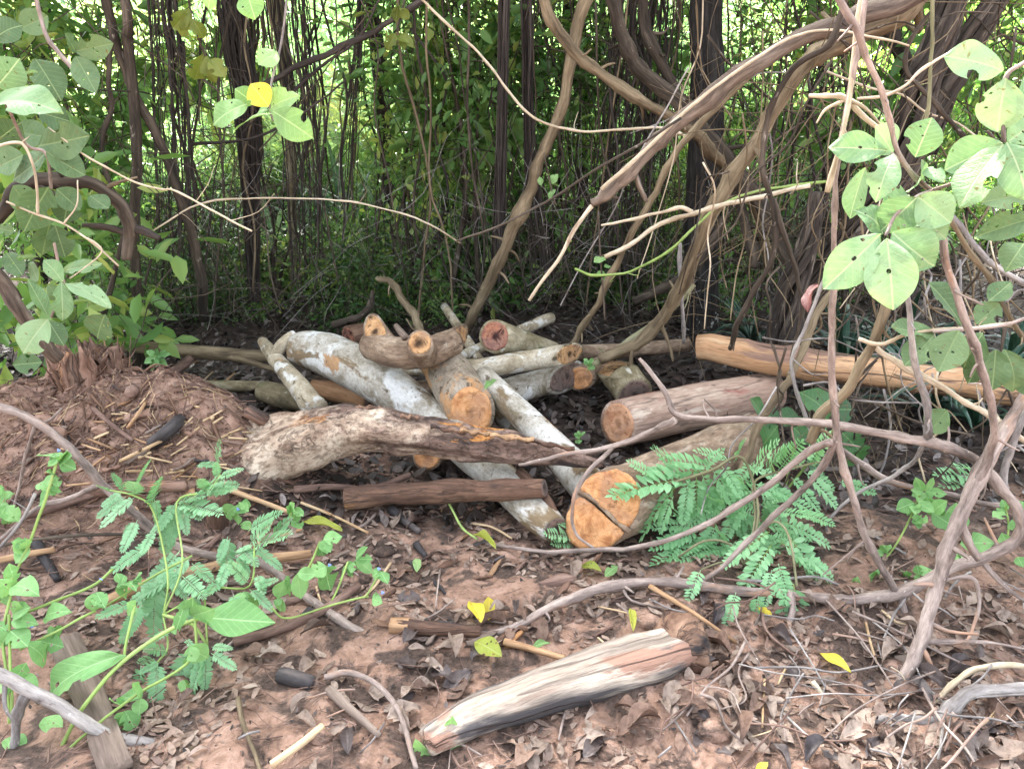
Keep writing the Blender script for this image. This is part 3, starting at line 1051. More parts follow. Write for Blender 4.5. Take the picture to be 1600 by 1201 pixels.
JP = [ph(q[0], q[1], q[2]) for q in jt]
JR = [rw(p, q[3]) for p, q in zip(JP, jt)]
T = thing('gnarled_trunk', 'gnarled weathered trunk arching over the front of the log pile', 'tree trunk', JP[0])
V, F, tc, _ = tube(JP, JR, 40, 12, .13, 11, 0, True, shape=gnarl)
tc = tc - tc.mean(axis=0) + 5.0
_s = tc[:, 2] - tc[:, 2].min()
solid('wood', V, F, M['gnarled'], T, tco=tc, tint=_s / _s.max())
for (u, v, z, lab, L, W, ang) in ((742, 672, .385, 'curl of peeled orange bark', .11, .022, -.15), (800, 680, .375, 'curl of peeled orange bark', .16, .03, -.12), (640, 648, .395, 'flake of raised dark bark', .07, .02, -.1), (576, 634, .40, 'flake of raised dark bark', .10, .03, 0), (700, 668, .385, 'flake of raised dark bark', .13, .02, -.2), (860, 692, .34, 'flake of raised dark bark', .18, .015, -.2)):
    c = ph(u, v, z)
    nx = 8
    vs, fs = [], []
    for i in range(nx + 1):
        t = i / nx - .5
        wv = W * (1 - (2 * t) ** 2 * .7) * (1 + .25 * math.sin(i * 2.1 + u))
        for s_ in (-1, -.3, .4, 1):
            vs.append(c + np.array((t * L, s_ * wv * .6, -ang * 0 + t * L * ang - s_ * s_ * .006 + .006 * math.sin(i * 1.7 + s_))))
    n0 = len(vs)
    vs += [q - np.array((0, -.004, .008)) for q in vs]
    for i in range(nx):
        for k in range(3):
            a_ = i * 4 + k
            fs.append((a_, a_ + 4, a_ + 5, a_ + 1))
            fs.append((n0 + a_, n0 + a_ + 1, n0 + a_ + 5, n0 + a_ + 4))
        for k in (0, 3):
            a_ = i * 4 + k
            fs.append((a_, n0 + a_, n0 + a_ + 4, a_ + 4))
    o = solid('bark_flake', vs, fs, M['stick_orange'] if 'orange' in lab else M['rotten'], T, tco=np.array(vs) * 1.0)
    o['label'] = lab

# three-stubbed log
hp = [(578, 540, .47, 21), (620, 552, .48, 24), (665, 550, .49, 25), (700, 538, .49, 22), (716, 530, .49, 19)]
HP = [ph(q[0], q[1], q[2]) for q in hp]
T = thing('log', 'short log with three sawn branch stubs sitting on top of the heap', 'log', HP[0], 'sawn logs heaped in the pile')
V, F, tc, ends = tube(HP, [rw(p, q[3]) for p, q in zip(HP, hp)], 24, 8, .08, 12, 0, True, None, (.75, -.6, .1), True)
solid('bark', V, F, M['brown_bark'], T, tco=tc)
face_disc(T, *ends[1], M['sawn_tan'])
for (u0, v0, z0, u1, v1, z1, rp, fn) in ((602, 545, .48, 587, 520, .545, 20, (-.25, -.9, .35)), (660, 552, .49, 656, 535, .60, 20, (-.1, -.93, .3))):
    a_, b_ = ph(u0, v0, z0), ph(u1, v1, z1)
    V, F, tc, ends = tube([a_, (a_ + b_) / 2, b_], [rw(a_, rp * 1.25), rw(b_, rp * 1.08), rw(b_, rp)], 22, 4, .03, 12, 0, True, None, fn, True)
    st = solid('branch_stub', V, F, M['brown_bark'], T, tco=tc)
    c_ = ends[1]
    face_disc(st, *c_, M['sawn_tan'])
a_, b_ = ph(634, 528, .58), ph(618, 508, .62)
V, F, tc, ends = tube([a_, b_], [rw(a_, 6), rw(b_, 4)], 10, 4, .1, 20, 0, True)
solid('snag', V, F, M['broken_branch'], T, tco=tc)

# peeled branch with fork at the left of the pile
lp = [(410, 533, .31, 8), (430, 560, .29, 12), (452, 587, .26, 15), (475, 615, .22, 17), (494, 640, .18, 20)]
LP = [ph(q[0], q[1], q[2]) for q in lp]
T = thing('peeled_branch', 'forked grey branch with an orange peeled flank propped on the gnarled trunk', 'branch', LP[-1])
V, F, tc, ends = tube(LP, [rw(p, q[3]) for p, q in zip(LP, lp)], 16, 6, .07, 14, 0, True)
solid('limb', V, F, M['cream_bark'], T, tco=tc)
fk = [px(428, 556, LP[1][1]), px(440, 540, LP[1][1]), px(456, 526, LP[1][1] + .05), px(462, 522, LP[1][1] + .06)]
V, F, tc, ends = tube(fk, [rw(fk[0], 9), rw(fk[0], 10), rw(fk[0], 9), rw(fk[0], 7)], 12, 5, .07, 14)
solid('fork', V, F, M['cream_bark'], T, tco=tc)

# level pole towards the stump
T = thing('pole', 'pale level pole lying from the stump to the peeled branch', 'pole', ph(165, 540, .2))
mp_ = [(150, 538, .2, 9), (230, 543, .2, 10), (320, 551, .2, 11), (425, 557, .21, 9)]
MP = [ph(q[0], q[1], q[2]) for q in mp_]
V, F, tc, _ = tube(MP, [rw(p, q[3]) for p, q in zip(MP, mp_)], 14, 6, .06, 12)
solid('stem', V, F, M['liana_tan'], T, tco=tc)
MP = [ph(*q) for q in ((355, 555, .2), (395, 567, .18), (430, 578, .16))]
V, F, tc, _ = tube(MP, [rw(MP[0], 6), rw(MP[0], 5), rw(MP[0], 4)], 10, 5, .06, 12)
solid('side_branch', V, F, M['liana_tan'], T, tco=tc)

# charred half log in front, on the ground
def charred():
    pts = [(668, 1158, 22), (720, 1126, 30), (800, 1094, 37), (900, 1060, 41), (1000, 1028, 41), (1062, 1008, 38)]
    P = [gp(u, v, .045) for u, v, r in pts]
    R = [rw(p, r) for p, (u, v, r) in zip(P, pts)]
    T = thing('charred_log', 'charred half-split log lying in front on the red soil', 'log', P[2])

    def flat(a, s):
        return np.where(np.sin(a) < 0, .55 + .45 * np.abs(np.cos(a)), 1.0)[None, :] * (1 + .05 * np.sin(9 * s[:, None] + 2 * a[None, :]))
    V, F, tc, ends = tube(P, R, 34, 10, .07, 14, 0, True, shape=flat)
    tc = tc - tc.mean(axis=0) + 3.0
    solid('wood', V, F, M['charred'], T, tco=tc)
    c, t = P[-1], (P[-1] - P[-2]) / np.linalg.norm(P[-1] - P[-2])
    r = R[-1]
    V, F, tc, _ = tube([c - t * .045, c - t * .02, c + t * .02, c + t * .05], [r * 1.02, r * 1.17, r * 1.15, r * 1.0], 36, 6, .24, 26, 0, True)
    o = solid('bark', V, F, M['rotten'], T, tco=tc)
    o['label'] = 'ragged crust of dark bark round the broken end'
    return T


charred()
P = [gp(612, 976, .018), gp(660, 980, .018), gp(750, 986, .018)]
T = thing('short_log', 'short dark log with a raw orange end in the leaf litter', 'log', P[0])
V, F, tc, ends = tube(P, [rw(P[0], 11), rw(P[1], 12), rw(P[2], 9)], 14, 5, .1, 20, 0, True)
solid('bark', V, F, M['rotten'], T, tco=tc)
V, F, tc, ends = tube([P[0] - np.array((.004, 0, 0)), P[0] * .45 + P[1] * .55], [rw(P[0], 12), rw(P[1], 12.6)], 16, 5, .12, 30, 0, True)
solid('split_end', V, F, M['stick_orange'], T, tco=tc)

# ------------------------------------------------------------------ branches, lianas: traced one by one
def branch(label, pts, rpx, mat, taper=None, name='branch', cat='branch', forks=(), seg=8, sub=6, amp=.14, nf=34, wob=0.0, group=None, spurs=True):
    P = [px(*q[:3]) for q in pts]
    n = len(P)
    rr = rpx if isinstance(rpx, (list, tuple)) else [rpx * (1 + ((taper or 1) - 1) * i / (n - 1)) for i in range(n)]
    R0 = [rw(p, r) for p, r in zip(P, rr)]
    length = sum(np.linalg.norm(P[i + 1] - P[i]) for i in range(n - 1))
    rm = float(np.mean(R0))
    big = spurs and group is None
    parts = [tube(P, R0, seg, sub, amp, nf, wob or min(.010, rm * .6), True, knots=int(length * 9) if big else 0)[:3]]
    if big:
        SP, SR = spline(P, R0, 8)
        for _ in range(int(length * 3.2) + 1):       # little snapped-off side shoots
            i = rs.randint(2, len(SP) - 2)
            t = SP[i + 1] - SP[i - 1]
            t /= np.linalg.norm(t)
            d = np.cross(t, rs.normal(size=3))
            d = d / np.linalg.norm(d) + t * rs.uniform(-.2, .9)
            d /= np.linalg.norm(d)
            L = rs.uniform(1.5, 7) * SR[i] if rs.uniform() < .7 else rs.uniform(.04, .16)
            e = SP[i] + d * (SR[i] + L)
            parts.append(tube([SP[i], SP[i] + d * (SR[i] + L) * .5 + rs.normal(0, .12 * L, 3), e], [SR[i] * .42, SR[i] * .30, max(.0008, SR[i] * .2)], 5, 3, .1)[:3])
    V, F, tc = merge(parts)
    if not forks:
        o = solid(name, V, F, M[mat], tco=tc)
        return props(o, label, cat, group)
    T = thing(name, label, cat, P[0], group)
    solid('main_stem', V, F, M[mat], T, tco=tc)
    for f in forks:
        fp, fr = f[0], f[1]
        Q = [px(*q[:3]) for q in fp]
        m = len(Q)
        V, F, tc, _ = tube(Q, [rw(p, fr * (1 - .5 * i / (m - 1))) for i, p in enumerate(Q)], seg, sub, amp, nf, rw(Q[0], fr) * .6, True, knots=4)
        solid('side_branch', V, F, M[f[2] if len(f) > 2 else mat], T, tco=tc)
    return T


def on(u, v, dz=.03):
    return (u, v, float(gp(u, v, dz)[1]))


# long liana that runs from the left edge along the ground and loops back at the right
branch('long mauve-brown liana snaking along the ground and looping up at the far end', [
    (-30, 628, 2.35), (40, 648, 2.36), (100, 690, 2.36), (155, 752, 2.36), (210, 800, 2.36), (265, 848, 2.36), (330, 868, 2.34), (400, 876, 2.32), (445, 905, 2.3), (500, 950, 2.16), (560, 984, 2.06), (620, 1000, 2.02), (700, 1003, 2.0), (790, 983, 2.04), (870, 945, 2.12), (950, 917, 2.2), (1040, 910, 2.22), (1150, 921, 2.2), (1240, 930, 2.17), (1330, 936, 2.15), (1405, 925, 2.15), (1480, 890, 2.15), (1550, 868, 2.15), (1592, 838, 2.15), (1590, 795, 2.16), (1562, 760, 2.18), (1530, 722, 2.2), (1470, 695, 2.22), (1400, 680, 2.25), (1310, 664, 2.28), (1200, 655, 2.32), (1110, 656, 2.36), (1058, 648, 2.4), (1040, 612, 2.44), (1000, 562, 2.5)],
    [7, 7, 7, 7, 7, 6.5, 6, 6, 6, 6.5, 7, 7, 7, 7, 7, 7, 7, 7.5, 8, 8, 8, 9, 9, 8.5, 8, 8, 8, 8, 7, 6, 5.5, 5.2, 5, 4.3, 3], 'twig_mauve', name='liana', cat='vine', seg=9, sub=7, wob=.004, forks=[
        ([(1055, 655, 2.38), (1010, 680, 2.45), (955, 696, 2.5), (890, 708, 2.52), (812, 724, 2.55)], 5.5),
        ([(960, 694, 2.5), (920, 735, 2.45), (895, 780, 2.4), (897, 830, 2.42), (930, 855, 2.4)], 4),
        ([(1235, 926, 2.16), (1233, 965, 2.1), (1225, 1020, 2.02), (1215, 1075, 1.95)], 6),
        ([(1240, 930, 2.16), (1245, 980, 2.1), (1262, 1040, 2.0), (1270, 1090, 1.9)], 4),
        ([(1330, 936, 2.15), (1290, 985, 2.1), (1240, 1045, 2.05), (1190, 1085, 2.0)], 5),
        ([(1408, 930, 2.15), (1418, 975, 2.1), (1435, 1020, 2.0), (1445, 1065, 1.92)], 5),
        ([(1535, 880, 2.15), (1570, 915, 2.1), (1620, 950, 2.05)], 5),
        ([(160, 755, 2.36), (110, 778, 2.5), (50, 800, 2.5), (-20, 860, 2.3)], 5),
        ([(55, 665, 2.36), (35, 740, 2.4), (20, 800, 2.4)], 3),
    ])
branch('stout bare stem slanting across the looped liana at the edge of the view', [(1625, 590, 2.3), (1590, 640, 2.25), (1545, 715, 2.15), (1508, 790, 2.08), (1480, 860, 2.03), (1462, 925, 1.98), (1440, 995, 1.9), (1420, 1045, 1.85), (1378, 1118, 1.78), (1345, 1175, 1.72), (1320, 1225, 1.68)], 10.5, 'twig_mauve', cat='branch', name='bare_branch', seg=10, wob=.004, forks=[
    ([(1440, 1000, 1.9), (1500, 1000, 1.9), (1560, 1005, 1.88), (1620, 1020, 1.86)], 3.5),
    ([(1440, 1010, 1.88), (1455, 1040, 1.85), (1462, 1062, 1.85)], 3.5),
    ([(1470, 905, 2.0), (1515, 900, 2.0), (1530, 935, 1.98), (1525, 970, 1.95), (1505, 1000, 1.9), (1440, 1005, 1.9)], 3.5)])
branch('smooth twin stem crossing just inside the stout slanting stem', [(1470, 360, 2.0), (1482, 430, 2.0), (1508, 490, 2.0), (1530, 565, 2.0), (1546, 615, 2.02), (1551, 660, 2.05), (1546, 715, 2.1), (1520, 765, 2.1), (1505, 800, 2.08), (1512, 835, 2.06), (1528, 872, 2.05)], 6.2, 'twig_mauve', name='bare_branch', seg=8)
branch('thin grey stem beside the looped liana, leaning out at the edge', [(1640, 590, 2.2), (1605, 650, 2.2), (1578, 700, 2.2), (1568, 750, 2.2), (1572, 775, 2.2)], 6, 'twig_grey', name='bare_branch')
branch('tall vertical grey stem dropping in front of the orange peeled log to the liana', [(1355, -30, 1.95), (1345, 40, 1.95), (1335, 110, 1.96), (1318, 200, 1.98), (1305, 300, 2.0), (1303, 400, 2.02), (1300, 500, 2.05), (1300, 580, 2.08), (1305, 650, 2.12), (1318, 720, 2.14), (1338, 800, 2.15), (1365, 865, 2.15), (1402, 925, 2.15)], [4.5, 4.5, 4.5, 4, 4, 4.2, 5, 5.4, 5.8, 5.8, 5.8, 5.4, 5.4], 'twig_mauve', name='bare_branch', forks=[
    ([(1306, 690, 2.13), (1275, 745, 2.2), (1210, 805, 2.25), (1145, 868, 2.25), (1085, 915, 2.25)], 6),
    ([(1300, 690, 2.12), (1265, 705, 2.2), (1190, 765, 2.25), (1110, 815, 2.28), (1020, 850, 2.3), (880, 862, 2.42), (760, 848, 2.55)], 6)])
branch('brown drooping twig reaching down into the big leaf cluster', [(1295, -30, 1.7), (1318, 15, 1.7), (1340, 50, 1.7), (1352, 90, 1.72), (1375, 135, 1.74), (1388, 185, 1.76), (1400, 235, 1.78), (1425, 270, 1.8), (1455, 298, 1.82)], [6.5, 6.5, 6, 5.5, 5, 4.5, 4, 4, 4], 'twig_mauve', name='twig')
branch('straight twig joining the liana in front of the orange peeled log', [(1413, 330, 2.1), (1417, 420, 2.1), (1420, 500, 2.12), (1427, 560, 2.14), (1443, 615, 2.18), (1450, 680, 2.22)], [4, 4, 5, 5.5, 5.5, 6], 'twig_grey', name='twig', forks=[([(1449, 685, 2.22), (1430, 720, 2.3), (1400, 742, 2.35), (1340, 770, 2.4), (1295, 810, 2.4), (1290, 830, 2.4)], 4)])
branch('long leaning tan stick crossing behind the vertical grey stem', [(1388, 470, 2.3), (1362, 540, 2.3), (1325, 600, 2.3), (1282, 655, 2.34), (1262, 690, 2.36)], 8, 'liana_tan', name='stick', cat='stick')
branch('thin straight pale switch slanting down over the orange peeled log', [(1365, 540, 2.3), (1430, 582, 2.28), (1500, 622, 2.26), (1560, 662, 2.24), (1620, 700, 2.22)], 4.5, 'twig_pale', name='switch', cat='stick')
branch('thin mauve switch low behind the looped liana in the shade', [(1260, 662, 2.6), (1330, 715, 2.6), (1400, 755, 2.6), (1480, 772, 2.55), (1560, 788, 2.5)], 4.5, 'twig_mauve', name='switch', cat='stick')
branch('pale curved twig ending at the leaf node above the peeled log', [(1342, 530, 2.25), (1375, 538, 2.25), (1410, 525, 2.25), (1460, 516, 2.25), (1520, 512, 2.25), (1580, 505, 2.25)], 3, 'twig_pale', name='twig')
branch('dark crooked stem wandering down beside the smooth tan liana', [(1330, -20, 2.9), (1300, 60, 2.9), (1240, 110, 2.95), (1205, 170, 3.0), (1192, 260, 3.0), (1205, 310, 3.0), (1212, 350, 3.0), (1208, 400, 3.0), (1170, 470, 3.05), (1150, 520, 3.1), (1140, 545, 3.2)], 4.5, 'liana_brown', name='twig', cat='twig', forks=[([(1208, 310, 3.0), (1225, 370, 3.0), (1245, 430, 3.02), (1250, 500, 3.05), (1235, 560, 3.1)], 4.5)])
branch('bleached pale stick hanging among the twigs beside the leaf cluster', [(1352, -40, 1.98), (1338, 60, 1.97), (1326, 150, 1.96), (1312, 225, 1.95), (1292, 300, 1.95)], 4, 'twig_pale', name='stick', cat='stick')
branch('tan hooked dead twig with splayed tips beside the leaf cluster', [(1265, 150, 2.0), (1300, 150, 2.0), (1320, 155, 2.0), (1355, 190, 2.0), (1390, 215, 2.0)], [3, 4, 5, 4, 4], 'twig_pale', name='twig', forks=[([(1318, 156, 2.0), (1290, 170, 2.0), (1275, 192, 2.0)], 3), ([(1320, 155, 2.0), (1345, 165, 1.98), (1362, 178, 1.98), (1380, 200, 1.98)], 3)])
branch('thick pale grey curved branch lying on the ground in the near corner', [(1660, 1072, 1.72), (1600, 1073, 1.72), (1535, 1076, 1.72), (1490, 1100, 1.7), (1462, 1138, 1.66), (1448, 1180, 1.62), (1440, 1230, 1.58)], [10, 10, 10, 10.5, 11, 9, 8], 'twig_grey', seg=10, name='fallen_branch', forks=[([(1465, 1125, 1.67), (1420, 1124, 1.68), (1365, 1128, 1.68), (1310, 1150, 1.66), (1270, 1175, 1.64)], 9), ([(1470, 1140, 1.66), (1500, 1175, 1.6), (1530, 1215, 1.56)], 5)])
branch('slender tan arched stem just above the thick grey curved branch', [(1640, 1050, 1.76), (1580, 1038, 1.78), (1525, 1046, 1.78), (1485, 1070, 1.76), (1455, 1100, 1.74), (1400, 1116, 1.73), (1345, 1118, 1.73), (1300, 1098, 1.76), (1270, 1065, 1.8)], 4.5, 'twig_pale', name='arched_stem', cat='vine')
branch('dark grey forked branch across the near weeds in the other corner', [(-30, 1050, 1.6), (30, 1074, 1.6), (90, 1102, 1.6), (145, 1130, 1.6), (185, 1152, 1.6), (240, 1164, 1.6)], [11, 11, 10.5, 10, 11, 8], 'twig_grey', seg=10, name='forked_branch', forks=[([(42, 1082, 1.6), (28, 1110, 1.6), (20, 1150, 1.6), (10, 1220, 1.6)], 9), ([(168, 1142, 1.6), (185, 1175, 1.58), (205, 1230, 1.55)], 13)])
branch('thin dark twig lying level across the weeds', [(-20, 855, 2.3), (60, 842, 2.3), (140, 836, 2.32), (220, 834, 2.34), (262, 836, 2.36)], 2.6, 'liana_brown', name='twig')
branch('thin forked twig bending up beside the weeds', [(0, 855, 2.25), (30, 820, 2.27), (55, 770, 2.3)], 2.4, 'twig_grey', name='twig')

# upper right limbs
branch('broken reddish branch with a pale stripped edge, pointing down to a split tip', [(925, 318, 3.0), (945, 305, 3.0), (1000, 250, 3.0), (1060, 192, 3.0), (1130, 135, 3.02), (1200, 90, 3.05), (1300, 42, 3.1), (1420, 0, 3.2), (1480, -30, 3.2)], [7, 8, 10, 11.5, 12.5, 13, 14, 16, 16], 'broken_branch', name='broken_branch', seg=12, nf=16, forks=[
    ([(925, 322, 3.0), (895, 365, 2.98), (865, 415, 2.96), (828, 470, 2.94)], 4, 'twig_pale'),
    ([(992, 268, 3.0), (1000, 290, 3.0), (1012, 315, 3.0)], 5),
    ([(940, 296, 2.95), (1010, 232, 2.95), (1080, 166, 2.95), (1150, 112, 2.97), (1230, 62, 3.0), (1300, 48, 3.02), (1420, 72, 3.0)], 3.4, 'twig_pale')])
branch('thick smooth tan liana curving down past the dark tree to the log pile', [(1460, -40, 3.6), (1400, 20, 3.6), (1320, 62, 3.6), (1265, 95, 3.6), (1225, 150, 3.6), (1180, 220, 3.62), (1140, 280, 3.65), (1110, 335, 3.7), (1085, 400, 3.8), (1060, 455, 3.9), (1035, 500, 4.0), (1000, 535, 4.05), (940, 562, 4.1)], [22, 20, 18, 13, 12, 12, 11.5, 11.5, 11, 10, 9.5, 9, 8], 'liana_tan', name='liana', cat='vine', seg=12, nf=14, amp=.1)
branch('thin tan liana sloping parallel below the broken branch', [(1180, 110, 3.9), (1120, 165, 3.9), (1065, 225, 3.9), (1025, 300, 3.95), (985, 370, 4.0), (950, 440, 4.1), (915, 505, 4.2), (890, 548, 4.3)], 5, 'liana_tan', name='liana', cat='vine')
branch('long tan liana swooping across the thicket from above to the dark tree', [(838, -30, 4.4), (862, 35, 4.4), (905, 90, 4.4), (960, 130, 4.4), (1010, 160, 4.4), (1060, 190, 4.45), (1108, 232, 4.6), (1150, 280, 4.9), (1185, 340, 5.2), (1200, 420, 5.4)], 8, 'liana_tan', name='liana', cat='vine', nf=16)
branch('jointed brown liana leaning through the middle of the thicket', [(925, -30, 4.6), (900, 60, 4.6), (882, 150, 4.6), (862, 210, 4.6), (840, 260, 4.6), (822, 310, 4.62), (795, 375, 4.7), (770, 430, 4.8), (735, 500, 4.95), (720, 530, 5.0)], [10, 9, 8, 8, 8, 8.5, 8.5, 7.5, 7, 6], 'liana_tan', name='liana', cat='vine', nf=14, amp=.14)
branch('thin pale vine hanging in a shallow curve across the thicket', [(600, -60, 3.9), (690, 30, 3.9), (740, 75, 3.9), (770, 110, 3.9), (800, 150, 3.9), (840, 188, 3.9), (905, 205, 3.9), (960, 203, 3.9), (1030, 200, 3.9), (1075, 212, 3.9)], 1.9, 'twig_pale', name='vine', cat='vine')
branch('pale lichened twig forking in front of the dark tree', [(1265, 290, 3.3), (1200, 305, 3.3), (1140, 320, 3.3), (1082, 332, 3.3), (1030, 352, 3.3), (990, 378, 3.3), (946, 402, 3.3)], 3.6, 'twig_pale', name='twig', forks=[([(1082, 331, 3.3), (1060, 324, 3.3), (1020, 335, 3.3), (980, 345, 3.3), (940, 353, 3.3)], 3.4)])
branch('slender green vine sagging across the front of the dark tree', [(898, 420, 3.5), (930, 430, 3.5), (985, 424, 3.5), (1040, 396, 3.5), (1085, 355, 3.5), (1130, 318, 3.5), (1190, 298, 3.5), (1290, 284, 3.5)], 2, 'stem_green', name='vine', cat='vine')
branch('green-grey stalk leaning against the tan liana by the log pile', [(1085, 445, 4.2), (1050, 480, 4.2), (1010, 515, 4.2), (965, 548, 4.15), (925, 572, 4.1)], [4, 6, 6, 6, 5], 'stem_olive', name='stalk', cat='stalk')
branch('short bent brown branch stub rising behind the three-stubbed log', [(590, 434, 5.0), (608, 440, 4.9), (630, 465, 4.8), (650, 500, 4.6), (662, 528, 4.4)], [4, 5, 5.5, 6, 6], 'liana_tan', name='branch_stub')
branch('dark hooked root arching out of the leaf mould behind the heap', [(582, 455, 5.2), (580, 475, 5.1), (565, 492, 5.0), (540, 502, 5.0), (520, 508, 5.0)], [3, 5, 5.5, 6, 6], 'liana_brown', name='root', cat='root')
# left limbs
branch('dark thick branch arched like a hook under the big leaves', [(-30, 370, 2.9), (0, 335, 2.9), (25, 300, 2.9), (65, 280, 2.9), (120, 285, 2.92), (160, 296, 2.95), (190, 322, 2.98), (205, 362, 3.0), (200, 405, 3.0)], [11, 11, 11, 10.5, 10.5, 10, 10, 10, 8], 'liana_brown', name='hooked_branch', seg=12, nf=18, amp=.12, forks=[([(160, 296, 2.95), (185, 285, 2.95), (215, 276, 2.95)], 3, 'liana_tan'), ([(203, 358, 3.0), (225, 362, 3.0), (250, 370, 3.0)], 8, 'liana_dark'), ([(200, 365, 3.0), (165, 355, 3.0), (130, 352, 3.0)], 6)])
branch('bare pinkish pole slanting down to the rotten stump', [(-40, 395, 2.75), (0, 440, 2.78), (30, 485, 2.8), (62, 525, 2.85), (90, 560, 2.9)], 11, 'broken_branch', name='pole', cat='pole', seg=12, nf=18)
branch('thin bleached twig slanting across the front of the thicket', [(75, 200, 2.5), (130, 240, 2.5), (200, 280, 2.5), (250, 296, 2.5), (272, 298, 2.5), (330, 328, 2.5), (395, 361, 2.5)], 1.6, 'twig_pale', name='twig')
branch('second bleached twig low before the big leaves', [(10, 315, 2.4), (50, 332, 2.4), (100, 350, 2.4), (145, 380, 2.4), (185, 415, 2.4)], 1.6, 'twig_pale', name='twig', forks=[([(125, 365, 2.4), (160, 390, 2.4), (130, 420, 2.4), (110, 435, 2.4)], 1.6), ([(100, 350, 2.4), (120, 320, 2.4), (121, 282, 2.4)], 1.6)])
branch('bent dead stalk hanging over the pale underside of a big leaf', [(-10, 230, 2.3), (25, 222, 2.3), (40, 228, 2.3), (52, 260, 2.3), (58, 300, 2.3), (60, 335, 2.3)], 2.2, 'twig_pale', name='stalk', cat='stalk')
branch('long thin vine arching level across the shaded undergrowth', [(240, 360, 4.2), (310, 320, 4.2), (400, 310, 4.2), (500, 311, 4.2), (570, 320, 4.2), (660, 345, 4.2), (720, 380, 4.3)], 1.3, 'twig_pale', name='vine', cat='vine')
branch('dark sloping bough crossing the bright foliage', [(380, 150, 5.0), (425, 125, 5.0), (480, 98, 5.0), (560, 62, 5.0), (640, 15, 5.0), (700, -25, 5.0)], [4, 4.2, 4.5, 4.5, 4.5, 4.5], 'liana_dark', name='bough', cat='branch', forks=[([(430, 185, 5.0), (470, 130, 5.0), (515, 95, 5.0), (560, 60, 5.0), (590, 0, 5.0)], 3), ([(300, 225, 5.0), (400, 215, 5.0), (480, 172, 5.0), (540, 125, 5.0)], 2.5)])

# ------------------------------------------------------------------ trees with trunks in view, crowns overhead
def leafcloud(n, size, rx, ry, rz, seed, clumps=60, spread=.22, hollow=.3, upbias=.55, elong=2.3):
    """n separate folded leaves gathered in loose clumps inside an ellipsoid"""
    r = np.random.RandomState(seed)
    d = r.normal(size=(clumps, 3))
    d /= np.linalg.norm(d, axis=1)[:, None]
    rad = (hollow + (1 - hollow) * r.uniform(0, 1, clumps)) ** .6
    C = d * rad[:, None] * (rx, ry, rz)
    cs = r.uniform(.5, 1.5, clumps) * spread * min(rx, ry, rz)
    wt = cs ** 1.4
    ci = r.choice(clumps, n, p=wt / wt.sum())
    P = C[ci] + r.normal(size=(n, 3)) * cs[ci][:, None] * (1, 1, .75)
    y = r.normal(size=(n, 3)) + (P / (rx, ry, rz)) * .9 - np.array((0, 0, .35))
    y /= np.linalg.norm(y, axis=1)[:, None]
    z = r.normal(size=(n, 3)) * (1 - upbias) + np.array((0, 0, 1)) * upbias
    z -= y * (z * y).sum(1)[:, None]
    z /= np.linalg.norm(z, axis=1)[:, None] + 1e-9
    x = np.cross(y, z)
    L = size * r.uniform(.6, 1.35, n)[:, None]
    W = L / elong
    fold = .18
    loc = [(0, 0, 0), (-.42, .32, fold), (-.36, .68, fold), (0, 1, -.06), (.36, .68, fold), (.42, .32, fold)]
    V = np.stack([P + x * W * a + y * L * b + z * W * c for a, b, c in loc], 1).reshape(-1, 3)
    b = np.arange(n)[:, None] * 6
    F = np.concatenate([b + np.array((0, 3, 2, 1)), b + np.array((0, 5, 4, 3))])
    ct = r.uniform(0, 1, clumps)
    t = np.repeat(np.clip(ct[ci] * .5 + r.uniform(0, 1, n) * .5 + .1 * r.normal(size=n), 0, 1), 6)
    return V, F, t


def cloudmesh(name, mat, *a, **k):
    V, F, t = leafcloud(*a, **k)
    return make_mesh(name, V, F, mat, smooth=False, tint=t)


canopy_me = [cloudmesh('crown', M['canopy'], 6500, .17, 1.9, 1.5, .7, 300 + i, clumps=120, spread=.34) for i in range(2)]


def tree(label, pts, rpx, mat, crown_at, crown_scale=1.0, name='tree', seg=14, nf=12, amp=.08, extra=(), group=None, ci=0):
    P = [px(*q) for q in pts]
    P[-1][2] = min(P[-1][2], ground_h(P[-1][0], P[-1][1])[0] - .05)
    T = thing(name, label, 'tree', (P[-1][0], P[-1][1], 0), group)
    top = np.array(crown_at, float)
    PP = [top] + P
    RR = [rw(P[0], rpx[0]) * .6] + [rw(p, r) for p, r in zip(P, rpx)]
    V, F, tc, _ = tube(PP[::-1], RR[::-1], seg, 7, amp, nf, 0)
    solid('trunk', V, F, mat, T, tco=tc)
    for k in range(4):
        a = k * 1.6 + top[0]
        e = top + np.array((math.cos(a) * .9, math.sin(a) * .7, .35)) * crown_scale
        V, F, tc, _ = tube([PP[0] - np.array((0, 0, .5)), (PP[0] + e) / 2, e], [RR[0] * .8, RR[0] * .5, .008], 6, 4, .05)
        solid('limb', V, F, mat, T, tco=tc)
    m = Matrix.Translation(Vector(top - np.array(T.location))) @ Matrix.Rotation(top[0] * 2, 4, 'Z') @ Matrix.Diagonal((crown_scale * 1.2, crown_scale * 1.2, crown_scale, 1))
    c = link('crown', canopy_me[ci % 2], T, mat4=m)
    c['kind'] = 'stuff'
    for q, r, mm in extra:
        Q = [px(*e) for e in q]
        V, F, tc, _ = tube(Q, [rw(e, r) for e in Q], 8, 6, .08, 20, .01)
        solid('climbing_vine', V, F, mm, T, tco=tc)
    return T


